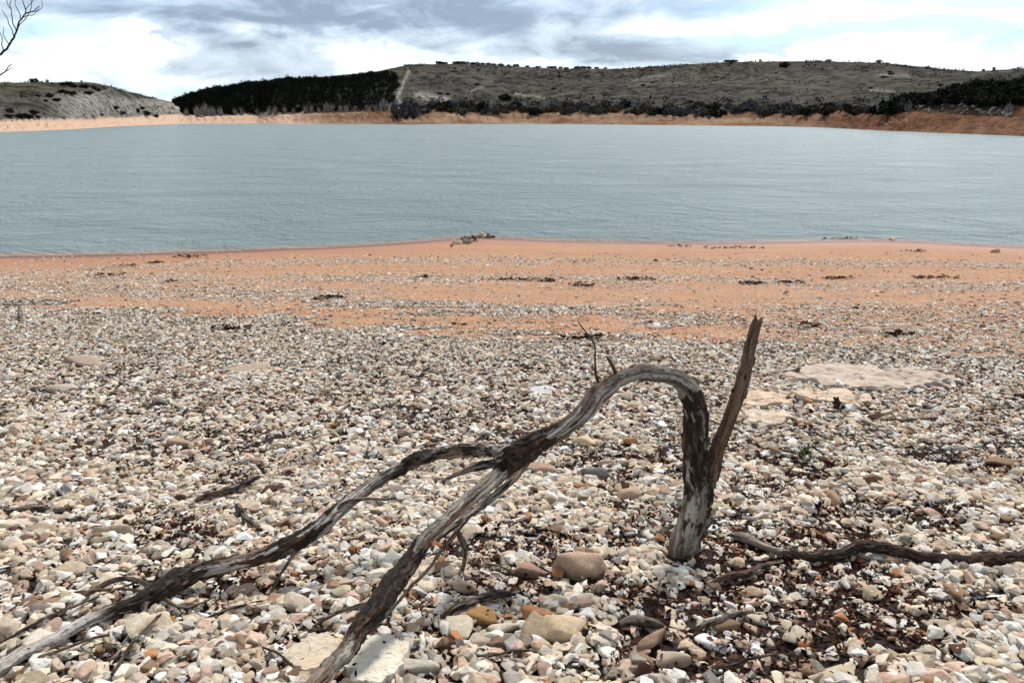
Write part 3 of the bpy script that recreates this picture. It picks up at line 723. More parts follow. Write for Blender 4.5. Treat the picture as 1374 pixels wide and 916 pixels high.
vs, ts, cs, o_ = [], [], [], 0
cls = np.where(SA[:, 1] < 3.4, 2, np.where(SA[:, 1] < 7.0, 1, 0)); cls = np.where((cls == 2) & (SA[:, 3] < .017), 1, cls)
for lv, protos in ((0, LOW), (1, MID), (2, NEAR)):
    for pi, (v0, t0) in enumerate(protos):
        idx = np.where((cls == lv) & ~issingle & (np.arange(n) % len(protos) == pi))[0]
        if not len(idx): continue
        vv = v0[None] * SA[idx, None, 3:6]
        vv = np.einsum('nij,nvj->nvi', ROT[idx], vv) + SA[idx, None, 0:3]
        cc = np.broadcast_to(colv[idx, None], vv.shape)
        vs.append(vv.reshape(-1, 3)); cs.append(cc.reshape(-1, 3))
        ts.append((t0[None] + (np.arange(len(idx)) * len(v0))[:, None, None] + o_).reshape(-1, 3)); o_ += len(idx) * len(v0)
V_, T_, C_ = np.concatenate(vs), np.concatenate(ts), np.concatenate(cs)
me = mesh_np('gravel', V_, T_, M_STONE, {'col': C_})
me.polygons.foreach_set('use_smooth', np.concatenate([np.full(len(t), False) for t in ts]))
tag(link('gravel', me), 'loose pale limestone gravel covering the beach', 'gravel', kind='stuff')
print('gravel verts', len(V_), time.time() - T0)
def zone(px, py):
    up = float(np.interp(px, [0, 210, 390, 510, 690], [893, 795, 735, 640, 605])); 
    if px < 690 and py < up: return 'behind the long left branch'
    low = float(np.interp(py, [605, 750, 830, 916], [700, 550, 490, 425]))
    if px < low: return 'between the two branches of the dead wood'
    if px < 700: return 'right of the lower branch'
    if px < 900: return 'left of the trunk base, before the arch'
    if py < 735: return 'behind the thin fallen branch'
    if px < 1120: return 'right of centre, before the trunk base'
    return 'before the thin fallen branch at right'
for i in single:
    i = int(i); v0, t0 = HI[i % len(HI)]
    o = link('stone', mesh_np('stone', v0 * SA[i, 3:6], t0, M_STONE, {'col': put_col(colv[i], v0, i % 97, .15)}, True))
    o.matrix_world = Matrix.Translation(Vector(SA[i, 0:3])) @ Matrix(ROT[i].tolist()).to_4x4()
    sz = 'large' if fs[i] > 22 else 'smaller'; shp = 'flat' if SA[i, 5] / SA[i, 3] < .42 else ('long' if SA[i, 4] / SA[i, 3] < .68 else 'chunky')
    tag(o, f'{sz} {shp} {PAL[ci[i]][0]} stone {zone(pxs[i], pys[i])}', 'stone', 'larger stones lying loose in the gravel')

# ------------------------------------------------------------------ leaf litter
def hm_at(x, y):
    i = np.clip(((x - X0) / CS).astype(int), 0, hm.shape[0] - 1); j = np.clip(((y - Y0) / CS).astype(int), 0, hm.shape[1] - 1); return hm[i, j]
r = np.random.default_rng(55); nL = 400000
y = np.sqrt(r.uniform(1.3 ** 2, 11.5 ** 2, nL)); x = r.uniform(-1, 1, nL) * cone_x(y)
k = r.random(nL) < litter_mask(x, y) * np.clip(1.2 - y / 14, .2, 1); x, y = x[k], y[k]
hv = hm_at(x, y); k = (hv < .026) | (r.random(len(x)) < .05); x, y, hv = x[k], y[k], hv[k]
nL = len(x); s = r.uniform(.006, .015, nL); az_ = r.uniform(0, 6.28, nL)
base = np.array([(-1, 0, .25), (-.3, .5, .05), (-.3, -.5, .05), (.4, .45, .1), (.4, -.45, .1), (1.1, 0, .35)]); tri = np.array([(0, 2, 1), (1, 2, 3), (2, 4, 3), (3, 4, 5)])
vv = base[None] * s[:, None, None] * np.stack([np.ones(nL), r.uniform(.5, 1.2, nL), r.uniform(.3, 1.8, nL)], -1)[:, None]
Rl = rotm(az_, r.normal(size=nL) * .5, r.normal(size=nL) * .5)
vv = np.einsum('nij,nvj->nvi', Rl, vv) + np.stack([x, y, ground_h(x, y) + hv * .8 + .006], -1)[:, None]
LC = np.array([lin(70, 38, 30), lin(46, 28, 24), lin(92, 50, 38), lin(60, 44, 36), lin(34, 26, 24), lin(100, 64, 46)])[r.integers(0, 6, nL)] * r.uniform(.6, 1.2, (nL, 1))
tag(link('leaf_litter', mesh_np('leaf_litter', vv.reshape(-1, 3), (tri[None] + (np.arange(nL) * 6)[:, None, None]).reshape(-1, 3), M_LEAF, {'col': np.repeat(LC, 6, 0)})),
    'dark reddish brown dead leaves in the gaps of the gravel', 'leaf litter', kind='stuff')
print('litter', nL)

# ------------------------------------------------------------------ dead wood
GREY, PALE, BROWN, BARK, RED = lin(142, 132, 121), lin(192, 184, 173), lin(116, 86, 66), lin(52, 44, 38), lin(128, 80, 56)
def catmull(P, n):
    P = np.array(P, float); m = len(P); Q = np.vstack([2 * P[0] - P[1], P, 2 * P[-1] - P[-2]])
    L = np.concatenate([[0], np.cumsum(np.linalg.norm(np.diff(P[:, :3], axis=0), axis=1))]); tt = np.linspace(0, L[-1], n)
    out = []
    for t in tt:
        i = min(int(np.searchsorted(L, t, 'right')) - 1, m - 2); u = (t - L[i]) / max(L[i+1] - L[i], 1e-6)
        a, b_, c_, d_ = Q[i], Q[i+1], Q[i+2], Q[i+3]
        out.append(.5 * (2*b_ + (c_-a)*u + (2*a-5*b_+4*c_-d_)*u*u + (-a+3*b_-3*c_+d_)*u**3))
    return np.array(out), tt
def wood_tube(name, pts, parent, seed, bark, nseg=36, step=.005, mat=None, rough=1.0, tint=None, jag=0.0, wob=.0, rs=1.0, pale=None):
    """pts: (Vector, radius m); bark: list of (t, amount -1..1)"""
    L = sum((pts[i+1][0] - pts[i][0]).length for i in range(len(pts) - 1))
    n = max(6, int(L / step)); S, tt = catmull([(*p, r) for p, r in pts], n)
    c, rad = S[:, :3].copy(), np.maximum(S[:, 3] * rs, .0012)
    if wob:
        for q in range(3): c[:, q] += (fbm(tt * 14, seed, q * 3.1, 3, seed) - .5) * wob * np.clip(tt / .05, 0, 1)
    tan = np.gradient(c, axis=0); tan /= np.linalg.norm(tan, axis=1, keepdims=True)
    u = np.cross(tan[0], [0.3, .2, 1]); u /= np.linalg.norm(u); U = []
    for k in range(n):
        u = u - tan[k] * np.dot(u, tan[k]); u /= np.linalg.norm(u); U.append(u)
    U = np.array(U); W = np.cross(tan, U)
    ph = np.linspace(0, 2*np.pi, nseg, endpoint=False)
    PHI, TT = np.meshgrid(ph, tt); RAD = rad[:, None] + 0 * PHI
    tw = PHI + TT * 2.2
    cx, sy = np.cos(tw), np.sin(tw)
    fib = fbm(cx * 4.2, sy * 4.2, TT * 6, 4, seed) - .5
    fine = fbm(cx * 9, sy * 9, TT * 22, 3, seed + 3) - .5
    lump = fbm(cx * .9, sy * .9, TT * 9, 3, seed + 7) - .5
    tn = TT / tt[-1]
    bb = np.interp(tn, [a for a, _ in bark], [b_ for _, b_ in bark])
    bm_ = smooth((fbm(cx * 2.2, sy * 2.2, TT * 15, 5, seed + 11) - .5 + bb * .42) / .05)
    bt = fbm(cx * 8, sy * 8, TT * 32, 4, seed + 13); bt = np.clip(.5 + (bt - .5) * 1.7, 0, 1)
    crk = np.abs(fbm(cx * 3.1, sy * 3.1, TT * 4.5, 4, seed + 29) - .5); crack = (1 - smooth(crk / .022)) * (RAD > .006)
    knot = 0 * TT; kr = np.random.default_rng(seed + 900)
    for _ in range(int(tt[-1] / .16) if rad.max() > .015 else 0):
        k0, p0, kw = kr.uniform(0, tt[-1]), kr.uniform(0, 6.28), kr.uniform(.010, .024)
        dphi = np.arctan2(np.sin(PHI - p0), np.cos(PHI - p0)) * RAD
        qd = (TT - k0) ** 2 + dphi ** 2; knot = knot + kr.uniform(.12, .34) * (np.exp(-qd / kw ** 2) - .9 * np.exp(-qd / (kw * .38) ** 2))
    rr_ = RAD * (1 - .13 * crack * (1 - bm_) + rough * (.34 * fib + .12 * fine + .42 * lump + knot)) + bm_ * (RAD * .03 + .0008 + .014 * rough * (bt - .42) * np.clip(RAD / .02, .15, 1))
    if jag:
        endf = smooth((tn - 1 + jag) / jag); tt_off = (fbm(cx * 2.5, sy * 2.5, 0, 2, seed + 21) - .5) * endf * .07
    V = c[:, None] + rr_[..., None] * (np.cos(PHI)[..., None] * U[:, None] + np.sin(PHI)[..., None] * W[:, None])
    if jag: V = V + tt_off[..., None] * tan[:, None]
    cw = fbm(cx * 2.5, sy * 2.5, TT * 4, 4, seed + 17); red = smooth((fbm(cx * 1.2, sy * 1.2, TT * 5, 3, seed + 23) - .54) / .08)
    gcol = lin(112, 90, 72) if jag else GREY
    if pale is not None:
        pf = smooth((tn - pale) / .03)[..., None]; gcol = np.array(GREY) * (1 - pf) + np.array(tint) * .85 * pf; red = red * (1 - pf[..., 0])
    colr = np.array(gcol) * (1 - smooth((cw - .45) / .2)[..., None]) + np.array(tint or PALE) * smooth((cw - .45) / .2)[..., None]
    colr = colr * (1 - .75 * red[..., None]) + np.array(BROWN) * .75 * red[..., None]
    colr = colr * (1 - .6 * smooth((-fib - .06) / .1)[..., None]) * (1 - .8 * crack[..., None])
    colr = colr * (1 - bm_[..., None]) + ((np.array(BARK) * (1 - smooth((cw - .5) / .12))[..., None] + np.array(lin(84, 62, 47)) * smooth((cw - .5) / .12)[..., None]) * (.25 + bt * 1.2)[..., None] + np.array(GREY) * (smooth((bt - .74) / .2) * .3)[..., None]) * bm_[..., None]
    Vf = np.concatenate([V.reshape(-1, 3), c[:1], c[-1:]]); Cf = np.concatenate([colr.reshape(-1, 3), [colr[0].mean(0)], [np.array(BROWN) * .6]])
    i = np.arange(n * nseg).reshape(n, nseg); j = np.roll(i, -1, 1)
    q = np.stack([i[:-1], j[:-1], j[1:], i[1:]], -1).reshape(-1, 4)
    tr_ = np.concatenate([q[:, [0, 1, 2]], q[:, [0, 2, 3]], np.stack([np.full(nseg, n*nseg), j[0], i[0]], -1), np.stack([np.full(nseg, n*nseg+1), i[-1], j[-1]], -1)])
    org = Vector(parent.location) if parent else pts[0][0]
    o = link(name, mesh_np(name, Vf - np.array(org), tr_, mat or M_WOOD, {'col': Cf}, True), parent)
    if not parent: o.location = org
    return o
def W(px, py, rpx, lift=None, Y=None):
    P = hit(px, py, lift) if Y is None else at_y(px, py, Y)
    return (P, rpx * (P - Vector((0, 0, CAMZ))).length / F * .88)
base = hit(915, 742)
YB = base.y; print('trunk base', base)
tree = tag(empty('dead_tree', base), 'grey dead trunk rising from the gravel, arching left and forking into two long branches', 'dead tree')
J = W(700, 606, 19, Y=YB - .18)
wood_tube('trunk', [W(913, 752, 25, Y=YB), W(917, 735, 22, Y=YB), W(928, 700, 20, Y=YB - .01), W(937, 665, 20, Y=YB - .01), W(934, 630, 18, Y=YB), W(932, 590, 17, Y=YB + .01), W(933, 555, 16.5, Y=YB + .01), W(924, 523, 15, Y=YB), W(902, 504, 13, Y=YB - .01),
                    W(872, 499, 12.5, Y=YB - .03), W(842, 503, 12, Y=YB - .05), W(812, 520, 14, Y=YB - .08), W(790, 545, 14.5, Y=YB - .11), W(760, 572, 13.5, Y=YB - .14), W(730, 590, 14.5, Y=YB - .16), J, W(682, 617, 13, Y=YB - .21)],
          tree, 1, [(0, -.35), (.16, -.2), (.24, .3), (.40, .45), (.46, .15), (.5, -.5), (.8, -.55), (.88, .1), (.93, .5), (1, .5)], 84, .0026, wob=.018, rs=.95)
wood_tube('branch', [W(942, 668, 12, Y=YB + .01), W(951, 637, 14, Y=YB + .01), W(962, 605, 12, Y=YB + .02), W(975, 572, 11, Y=YB + .03), W(988, 535, 10.5, Y=YB + .05), W(999, 500, 9.5, Y=YB + .07), W(1007, 465, 9, Y=YB + .09), W(1013, 443, 8.5, Y=YB + .1), W(1017, 430, 6, Y=YB + .105)],
          tree, 2, [(0, -.1), (.3, -.3), (1, -.4)], 48, .003, tint=lin(132, 112, 94), jag=.08, rs=.9)['label'] = 'broken upright stake of the dead trunk with a jagged top'
wood_tube('branch', [W(712, 602, 12, Y=YB - .17), W(680, 606, 10, Y=YB - .19), W(645, 604, 9.5, .48), W(605, 605, 9.5, .455), W(560, 616, 10, .42), W(515, 640, 10, .36), W(480, 664, 10.5, .31), W(440, 697, 12, .25), W(400, 727, 13, .18), W(365, 742, 13, .145), W(320, 754, 11, .12),
                     W(270, 766, 11.5, .095), W(228, 786, 14, .07), W(200, 800, 12, .06), W(165, 813, 8, .055), W(110, 836, 8, .05), W(55, 866, 8.5, .045), W(0, 894, 9, .04), W(-60, 925, 8, .03), W(-130, 960, 6, .01)],
          tree, 3, [(0, .45), (.08, -.15), (.16, .1), (.26, .2), (.33, -.5), (.43, -.1), (.48, .35), (.52, .1), (.58, -.2), (.64, .4), (.72, .7), (.76, .2), (.78, -.8), (1, -.8)], 56, .003, tint=lin(206, 200, 192), wob=.02, rs=.92, pale=.76)['label'] = 'long left branch ending in smooth pale wood at the left edge'
wood_tube('branch', [W(705, 604, 15, Y=YB - .18), W(680, 628, 14, .46), W(648, 656, 11.5, .41), W(612, 686, 11.5, .36), W(582, 714, 12, .31), W(556, 744, 12, .26), W(538, 768, 15, .23), W(522, 790, 17, .205), W(505, 815, 16, .18), W(482, 845, 14, .15), W(462, 872, 14.5, .12), W(440, 898, 14, .1), W(418, 925, 13, .08), W(395, 965, 10, .03)],
          tree, 4, [(0, .55), (.1, .25), (.16, -.5), (.42, -.6), (.47, .35), (.52, .6), (.74, .55), (.78, -.1), (.84, -.4), (1, -.1)], 64, .003, wob=.02, rs=.86)['label'] = 'thick lower branch running to the bottom edge'
# thinner limbs and twigs of the dead tree
wood_tube('branch', [W(722, 598, 6, Y=YB - .19), W(706, 620, 6, .45), W(685, 646, 5.5, .40), W(660, 668, 5, .35), W(630, 690, 4.5, .31), W(606, 708, 3.5, .28), W(590, 722, 2, .26)], tree, 5, [(0, -.5), (1, .1)], 24)
wood_tube('branch', [W(690, 618, 6, .46), W(660, 622, 6, .45), W(632, 628, 5, .43), W(598, 642, 2, .4)], tree, 6, [(0, .2), (1, -.4)], 24, tint=lin(140, 126, 112))
TW = lin(88, 74, 64)
for k, pts in enumerate([
    [(630, 690, 3, .31), (612, 715, 2.6, .27), (590, 742, 2.4, .22), (572, 765, 2.4, .18), (545, 795, 2.2, .13), (520, 822, 2, .08), (496, 846, 1.6, .03)],
    [(612, 712, 2.5, .27), (620, 722, 4.5, .22), (623, 745, 3.5, .12), (621, 770, 3, .01)],
    [(536, 775, 4, .2), (520, 800, 3.5, .13), (480, 812, 3, .08), (450, 822, 2.6, .05), (418, 843, 2, .015)],
    [(808, 524, 3.4, None), (802, 510, 2.0, None), (799, 488, 1.3, None), (798, 462, 1.2, None), (786, 445, .8, None), (776, 431, .5, None)],
    [(826, 500, 3, None), (820, 486, 2.4, None), (815, 479, 1.4, None)],
    [(196, 802, 5, .06), (188, 835, 3.6, .03), (165, 868, 3, .015), (140, 895, 2.2, .01)],
    [(210, 790, 4, .07), (170, 776, 3, .05), (130, 788, 3.4, .035), (80, 822, 3.6, .03), (40, 845, 3, .03), (0, 872, 3, .03), (-40, 895, 2, .02)],
    [(395, 740, 3, .15), (380, 765, 1.8, .09), (368, 785, 1.5, .05), (355, 812, 1.2, .01)],
    [(215, 800, 3, .05), (250, 815, 2, .03), (290, 800, 1.5, .03)],
    [(430, 705, 3, .24), (445, 690, 3.2, .27), (470, 672, 2.6, .31), (530, 668, 1.8, .29)],
    [(690, 770, 2, .03), (670, 760, 1.5, .04), (650, 755, 1, .03)]]):
    P = [W(a, b_, c_, l) if l is not None else W(a, b_, c_, Y=YB - .07) for a, b_, c_, l in pts]
    wood_tube('twig', P, tree, 30 + k, [(0, .1), (1, -.2)], 14, .005, tint=TW, rough=.9, wob=.012)

# other loose wood
def loose(name, pts, seed, label, cat, nseg=24, bark=.1, wob=.012, tint=TW, group=None, step=.005):
    o = wood_tube(name, [W(a, b_, c_, l) for a, b_, c_, l in pts], None, seed, [(0, bark), (1, bark)], nseg, step, tint=tint, wob=wob)
    return tag(o, label, cat, group)
fb = empty('fallen_branch', hit(1100, 745)); tag(fb, 'long thin dark fallen branch snaking along the gravel to the right edge', 'fallen branch')
wood_tube('branch', [W(1050, 742, 6, .03), W(1090, 746, 7, .035), W(1125, 742, 7.5, .045), W(1160, 733, 8, .06), W(1195, 737, 7.5, .05), W(1235, 747, 7, .04), W(1270, 750, 6.5, .035), W(1310, 752, 7, .035), W(1345, 748, 7, .04), W(1375, 746, 7, .04), W(1430, 752, 6, .02), W(1500, 740, 4, .01)], fb, 51, [(0, .2), (.2, .5), (1, .55)], 32, .004, tint=lin(110, 100, 92), wob=.02, rs=.85)
wood_tube('branch', [W(982, 718, 6, .02), W(1005, 723, 7, .03), W(1030, 735, 5.5, .035), W(1058, 742, 4.5, .035), W(1075, 746, 3, .03)], fb, 52, [(0, -.1), (1, -.5)], 28, .004)
wood_tube('twig', [W(1300, 750, 4, .04), W(1325, 742, 3.5, .05), W(1350, 747, 3, .04), W(1380, 738, 3, .03)], fb, 53, [(0, .3), (1, .3)], 14, .005)
loose('stick', [(592, 828, 3, .03), (615, 815, 5, .045), (645, 803, 5.5, .05), (672, 797, 5, .05), (696, 792, 3, .04)], 54, 'short thick dark stick behind the tan wedge stone', 'stick')
loose('stick', [(262, 672, 3, .02), (285, 665, 5, .035), (310, 656, 4.5, .04), (332, 646, 4, .05), (348, 638, 3, .06)], 55, 'short dark branch piece behind the long left branch', 'stick')
loose('stick', [(325, 690, 5, .03), (320, 680, 4, .04), (332, 698, 4, .03), (352, 712, 3, .02)], 56, 'small crooked grey stick under the short dark branch piece', 'stick')
loose('stick', [(945, 788, 2, .02), (972, 775, 4, .03), (1000, 768, 4.5, .035), (1022, 760, 3, .03), (1050, 752, 2, .02)], 57, 'brown stick in front of the trunk, below the thin fallen branch', 'stick', tint=BROWN)
loose('stick', [(832, 838, 5, .02), (850, 833, 8, .03), (875, 836, 7, .03), (890, 842, 4, .02)], 58, 'flat grey piece of rotten wood low in the middle', 'driftwood', bark=-.5)
loose('stick', [(928, 845, 2, .03), (950, 838, 3.5, .035), (975, 828, 3, .04), (1010, 818, 1.5, .03)], 59, 'thin splintered stick right of the rotten wood', 'stick')
loose('stick', [(955, 895, 1.2, .04), (985, 888, 1.8, .05), (1030, 878, 1.6, .05), (1042, 872, 1, .04)], 60, 'thin twig at the bottom edge right of centre', 'stick')
loose('stick', [(0, 688, 4, .02), (30, 685, 5, .03), (65, 682, 4, .03), (95, 690, 2.5, .02)], 61, 'grey weathered stick at the left edge', 'stick')
loose('stick', [(0, 862, 1.5, .03), (50, 835, 1.5, .05), (100, 812, 1.4, .05), (190, 778, 1, .04)], 62, 'thin dark twig lying left of the long left branch', 'stick')
loose('stick', [(510, 690, 1.2, .03), (475, 683, 2, .04), (445, 689, 1.6, .03)], 63, 'small dark twig just above the long left branch', 'stick')
loose('stick', [(1160, 565, 1.2, .02), (1200, 563, 1.5, .03), (1260, 561, 1.0, .02)], 64, 'thin straw coloured stem on the gravel below the largest slab', 'stick', 10, tint=lin(190, 170, 130))
loose('stick', [(905, 705, 3, .0), (889, 712, 4, .03), (880, 722, 3, .01)], 65, 'little curl of wood left of the trunk base', 'stick', 14)
for k, (pts, lab) in enumerate([
    ([(20, 905, 1.4, .03), (60, 880, 1.8, .04), (110, 862, 1.5, .04), (150, 850, 1, .03)], 'thin twig below the pale end of the long left branch'),
    ([(150, 905, 1.6, .03), (172, 870, 2, .05), (200, 838, 1.6, .06), (225, 815, 1, .06)], 'thin twig leaning on the long left branch near the bottom left'),
    ([(255, 838, 1.2, .03), (300, 820, 1.5, .04), (352, 806, 1, .03)], 'thin grey twig lying between the two branches'),
    ([(30, 820, 1.6, .03), (85, 798, 2, .04), (150, 790, 1.5, .04), (196, 793, 1, .05)], 'bent twig above the pale end of the long left branch'),
    ([(405, 905, 1.2, .02), (380, 880, 1.6, .03), (352, 868, 1.2, .03)], 'short twig left of the lower branch at the bottom'),
    ([(655, 880, 1.2, .03), (700, 872, 1.6, .03), (735, 880, 1, .03)], 'short thin twig under the wide cream boulder')]):
    loose('stick', pts, 80 + k, lab, 'stick', 12)
loose('stump', [(28, 436, 3.2, -.02), (27, 425, 2.5, .06), (26, 410, 1.6, .16)], 66, 'tiny grey stump sticking up at the far left of the gravel', 'stump', 12, bark=-.2, wob=.004)
# charred stump with pale twig near the slabs
P0 = hit(1128, 552, 0); ch = tag(empty('charred_stump', P0), 'small black charred stump with a pale bent twig below the slabs', 'stump')
Yc = P0.y
BK = lin(24, 22, 22)
def Wc(px, py, r, dy=0): return W(px, py, r, Y=Yc + dy)
so = wood_tube('stump', [Wc(1128, 556, 5), Wc(1126, 546, 6), Wc(1123, 538, 3), Wc(1119, 533, 1.2)], ch, 70, [(0, 1), (1, 1)], 20, .004)
wood_tube('splinter', [Wc(1124, 546, 2.5, -.01), Wc(1120, 540, 2), Wc(1117, 541, 1)], ch, 71, [(0, 1), (1, 1)], 10, .005)
wood_tube('splinter', [Wc(1128, 548, 3, .01), Wc(1125, 538, 2), Wc(1124, 532, .8)], ch, 72, [(0, 1), (1, 1)], 10, .005)
wood_tube('twig', [Wc(1125, 556, 1.5, -.03), Wc(1127, 547, 1.5, -.03), Wc(1131, 542, 1.5, -.03), Wc(1135, 550, 1.3, -.03), Wc(1134, 562, 1.2, -.04)], ch, 73, [(0, -1), (1, -1)], 10, .005, tint=lin(200, 195, 190))
# thin dry weed at left
def weed(px, py, h, seed, label, n=7):
    P0 = hit(px, py, 0); e = tag(empty('dry_weed', P0), label, 'dry weed'); r = random.Random(seed)
    m = (P0 - Vector((0, 0, CAMZ))).length / F
    for k in range(n):
        hh = h * m * (1 if k == 0 else r.uniform(.1, .45)); a = r.uniform(0, 6.28); q = 0.0 if k == 0 else r.uniform(.02, .07)
        pts = [(P0 + Vector((math.cos(a) * q * t * 1.3 + .006 * math.sin(9 * t + k), math.sin(a) * q * t, hh * t)), .0022 * (1.15 - t)) for t in (0, .25, .5, .75, 1)]
        wood_tube('stem', pts, e, seed + k, [(0, -1), (1, -1)], 6, .01, mat=M_TWIG, tint=lin(120, 108, 96), wob=.006)
weed(181, 648, 78, 300, 'thin tall dry weed stem with short side twigs on the left gravel', 12)
weed(232, 377, 16, 330, 'small dry twiggy weed on the sand at upper left', 6)
weed(1108, 545, 22, 350, 'small dry weed beside the charred stump', 4)
# green weed: leafy tuft
P0 = hit(1081, 614, .02); gw = tag(empty('green_weed', P0), 'tiny green leafy weed between the stones right of the trunk', 'weed')
r = np.random.default_rng(8); vs_, ts_, cs_ = [], [], []
for k in range(150):
    a = r.uniform(0, 6.28); q = abs(r.normal()) * .028; c0 = np.array([q * math.cos(a) * 1.5, q * math.sin(a), r.uniform(.02, .055)]); s = r.uniform(.005, .012)
    d = r.normal(size=3); d /= np.linalg.norm(d); e = np.cross(d, [0, 0, 1.]); e /= np.linalg.norm(e)
    o_ = len(vs_); vs_ += [c0 - d * s, c0 + e * s * .5, c0 + d * s, c0 - e * s * .5]; ts_ += [(o_, o_+1, o_+2), (o_, o_+2, o_+3)]; cs_ += [np.array(lin(58, 84, 34)) * r.uniform(.5, 1.4)] * 4
link('leaves', mesh_np('leaves', np.array(vs_), np.array(ts_), M_GREEN, {'col': np.array(cs_)}), gw)
for k in range(3): wood_tube('stem', [(P0 + Vector((.01 * k - .01, 0, -.02)), .002), (P0 + Vector((.03 * k - .03, .01, .05)), .001)], gw, 400 + k, [(0, -1), (1, -1)], 6, .01, mat=M_GREEN, tint=lin(80, 96, 44))

# dark drift debris lines on the sand: each clump a thing of its own
def debris(px, py, w, h, seed, label, n=26):
    n = int(n * 1.7)
    P0 = hit(px, py, 0); m = (P0 - Vector((0, 0, CAMZ))).length / F; r = np.random.default_rng(seed)
    L = P0 - Vector((0, 0, CAMZ)); se = abs(L.z) / L.length
    parts = []
    for k in range(n):
        x = P0.x + np.clip(r.normal(), -1.7, 1.7) * w * m * .24; y_ = P0.y + np.clip(r.normal(), -1.7, 1.7) * h * m / se * .22; ln = r.uniform(.02, .11) * (1 + w / 110); a = r.normal() * .9; rd = r.uniform(.004, .014)
        z = float(ground_h(x, y_)) + rd * r.uniform(.3, 4.5)
        d = np.array([math.cos(a), math.sin(a), r.normal() * .08]) * ln / 2; e = np.array([-math.sin(a), math.cos(a), 0]) * rd; f = np.array([0, 0, rd])
        c0 = np.array([x, y_, z]); mid = c0 + np.array([0, 0, r.uniform(0, .01)])
        v = np.array([c0 - d, mid - e, mid + f, mid + e, mid - f, c0 + d]); t = np.array([(0, 1, 2), (0, 2, 3), (0, 3, 4), (0, 4, 1), (5, 2, 1), (5, 3, 2), (5, 4, 3), (5, 1, 4)])
        parts.append((v - np.array(P0), t, np.tile(np.array(lin(60, 42, 32)) * r.uniform(.5, 1.3), (6, 1))))
    v, t, c = merge(parts); o = link('driftwood_heap', mesh_np('driftwood_heap', v, t, M_LEAF, {'col': c}), loc=P0); tag(o, label, 'drift debris', kind='stuff' if (w >= 48 and h <= 5) or h <= 3 else 'thing')
for k, (a, b_, w, h, lab) in enumerate([(144, 370, 52, 7, 'dark twiggy debris heap on the orange sand at upper left'), (172, 357, 26, 4, 'dark debris streak above the twiggy heap at left'), (210, 353, 20, 4, 'short dark debris streak near the shore at left'),
        (255, 345, 46, 4, 'thin dark debris line along the shore at left'), (232, 378, 12, 4, 'small dark debris patch around the dry weed'), (440, 401, 44, 4, 'dark debris line in the gravel band left of centre'), (310, 443, 60, 8, 'dark debris patch at the edge of the thick gravel, left'),
        (568, 372, 26, 3, 'dark debris streak in the sand band in the middle'), (735, 378, 22, 3, 'dark debris streak right of centre on the sand'), (700, 376, 130, 5, 'long dark drift line across the middle of the sand'), (780, 384, 40, 3, 'short dark debris streak under the long drift line'),
        (1010, 381, 40, 5, 'dark debris clump on the sand above the broken stake'), (1060, 380, 40, 3, 'faint dark debris streak right of the clump above the stake'), (1205, 450, 54, 10, 'dark debris heap around the pale slab on the sand'), (1085, 437, 26, 6, 'dark debris beside the rusty angular stone'),
        (785, 456, 84, 10, 'dark debris patch behind the arch'), (855, 375, 60, 4, 'dark debris streak right of the middle'), (1125, 374, 50, 3, 'thin dark debris streak in the right part of the sand'), (1255, 373, 60, 3, 'thin brown debris streak near the right edge'), (1128, 321, 50, 2, 'dark debris along the water edge at right'),
        (912, 331, 36, 2, 'dark debris at the water edge right of centre'), (985, 333, 90, 3, 'line of dark debris close to the right shore'), (1230, 338, 30, 3, 'small dark debris patch near the right shore')]):
    debris(a, b_, w, h, 500 + k, lab, 18 if w < 40 else 34)
# drift bits strewn sparsely over sand
# rock pile on the spit
r = np.random.default_rng(91)
names = ['pale', 'dark', 'grey']
for k in range(30):
    x = 605 + r.random() * 44; y_ = 328 - (x - 605) / 44 * 9 + r.normal() * 2.0
    if k > 24: x = 650 + r.random() * 16; y_ = 318 + r.normal() * .5
    P = hit(x, y_, 0); s = r.uniform(.045, .13); v0, t0 = HI[k % len(HI)]; cc = [(196, 180, 158), (96, 78, 64), (140, 132, 122)][k % 3]
    o = link('rock', mesh_np('rock', v0 * [s, s * .8, s * .55], t0, M_STONE, {'col': put_col(lin(*cc), v0, k)}, True), loc=(P.x, P.y, float(ground_h(P.x, P.y)) + s * r.uniform(.15, .8)))
    o.rotation_euler = (r.normal() * .3, r.normal() * .3, r.uniform(0, 3)); tag(o, f'{names[k % 3]} rock in the small pile on the sand spit at the water edge', 'rock', 'rocks piled on the sand spit')
# boulders on the far shores
r = np.random.default_rng(92)
def farrock(lab, x, y_, s, label, group, colr):
    P = far_point(lab, x, y_); k = int(r.integers(len(MID))); v0, t0 = MID[k]; s = s * pxm(P) / 2
    o = link('boulder', mesh_np('boulder', v0 * [s, s * .8, s * .6], t0, M_STONE, {'col': put_col(lin(*colr), v0, k)}), loc=P); o.rotation_euler = (0, r.normal() * .25, r.uniform(0, 3)); tag(o, label, 'boulder', group)
for k in range(80):
    x = r.uniform(1225, 1374); farrock(KNOLL, x, r.uniform(140, 162), r.uniform(2.5, 7.5), 'grey boulder scattered at the foot of the dark knoll', 'boulders below the knoll', (168, 160, 150))
for k in range(30):
    x = r.uniform(1192, 1245); y_ = 166 - (x - 1192) * .14 + r.normal() * 1.5; farrock(MAINH, x, y_, r.uniform(1.5, 4), 'pale tan boulder on the orange bank left of the knoll', 'boulders on the right bank', (206, 176, 146))
for k in range(44):
    x = r.uniform(380, 545); farrock(MAINH, x, r.uniform(151, 165), r.uniform(1.5, 3.5), 'pale rock on the reddish bank below the pine wood', 'rocks on the reddish bank', (206, 184, 160))
for k in range(40):
    x = r.uniform(555, 1100); farrock(MAINH, x, r.uniform(153, 164), r.uniform(1.2, 3), 'small pale rock on the orange bank in the middle', 'rocks on the orange bank', (186, 162, 140))
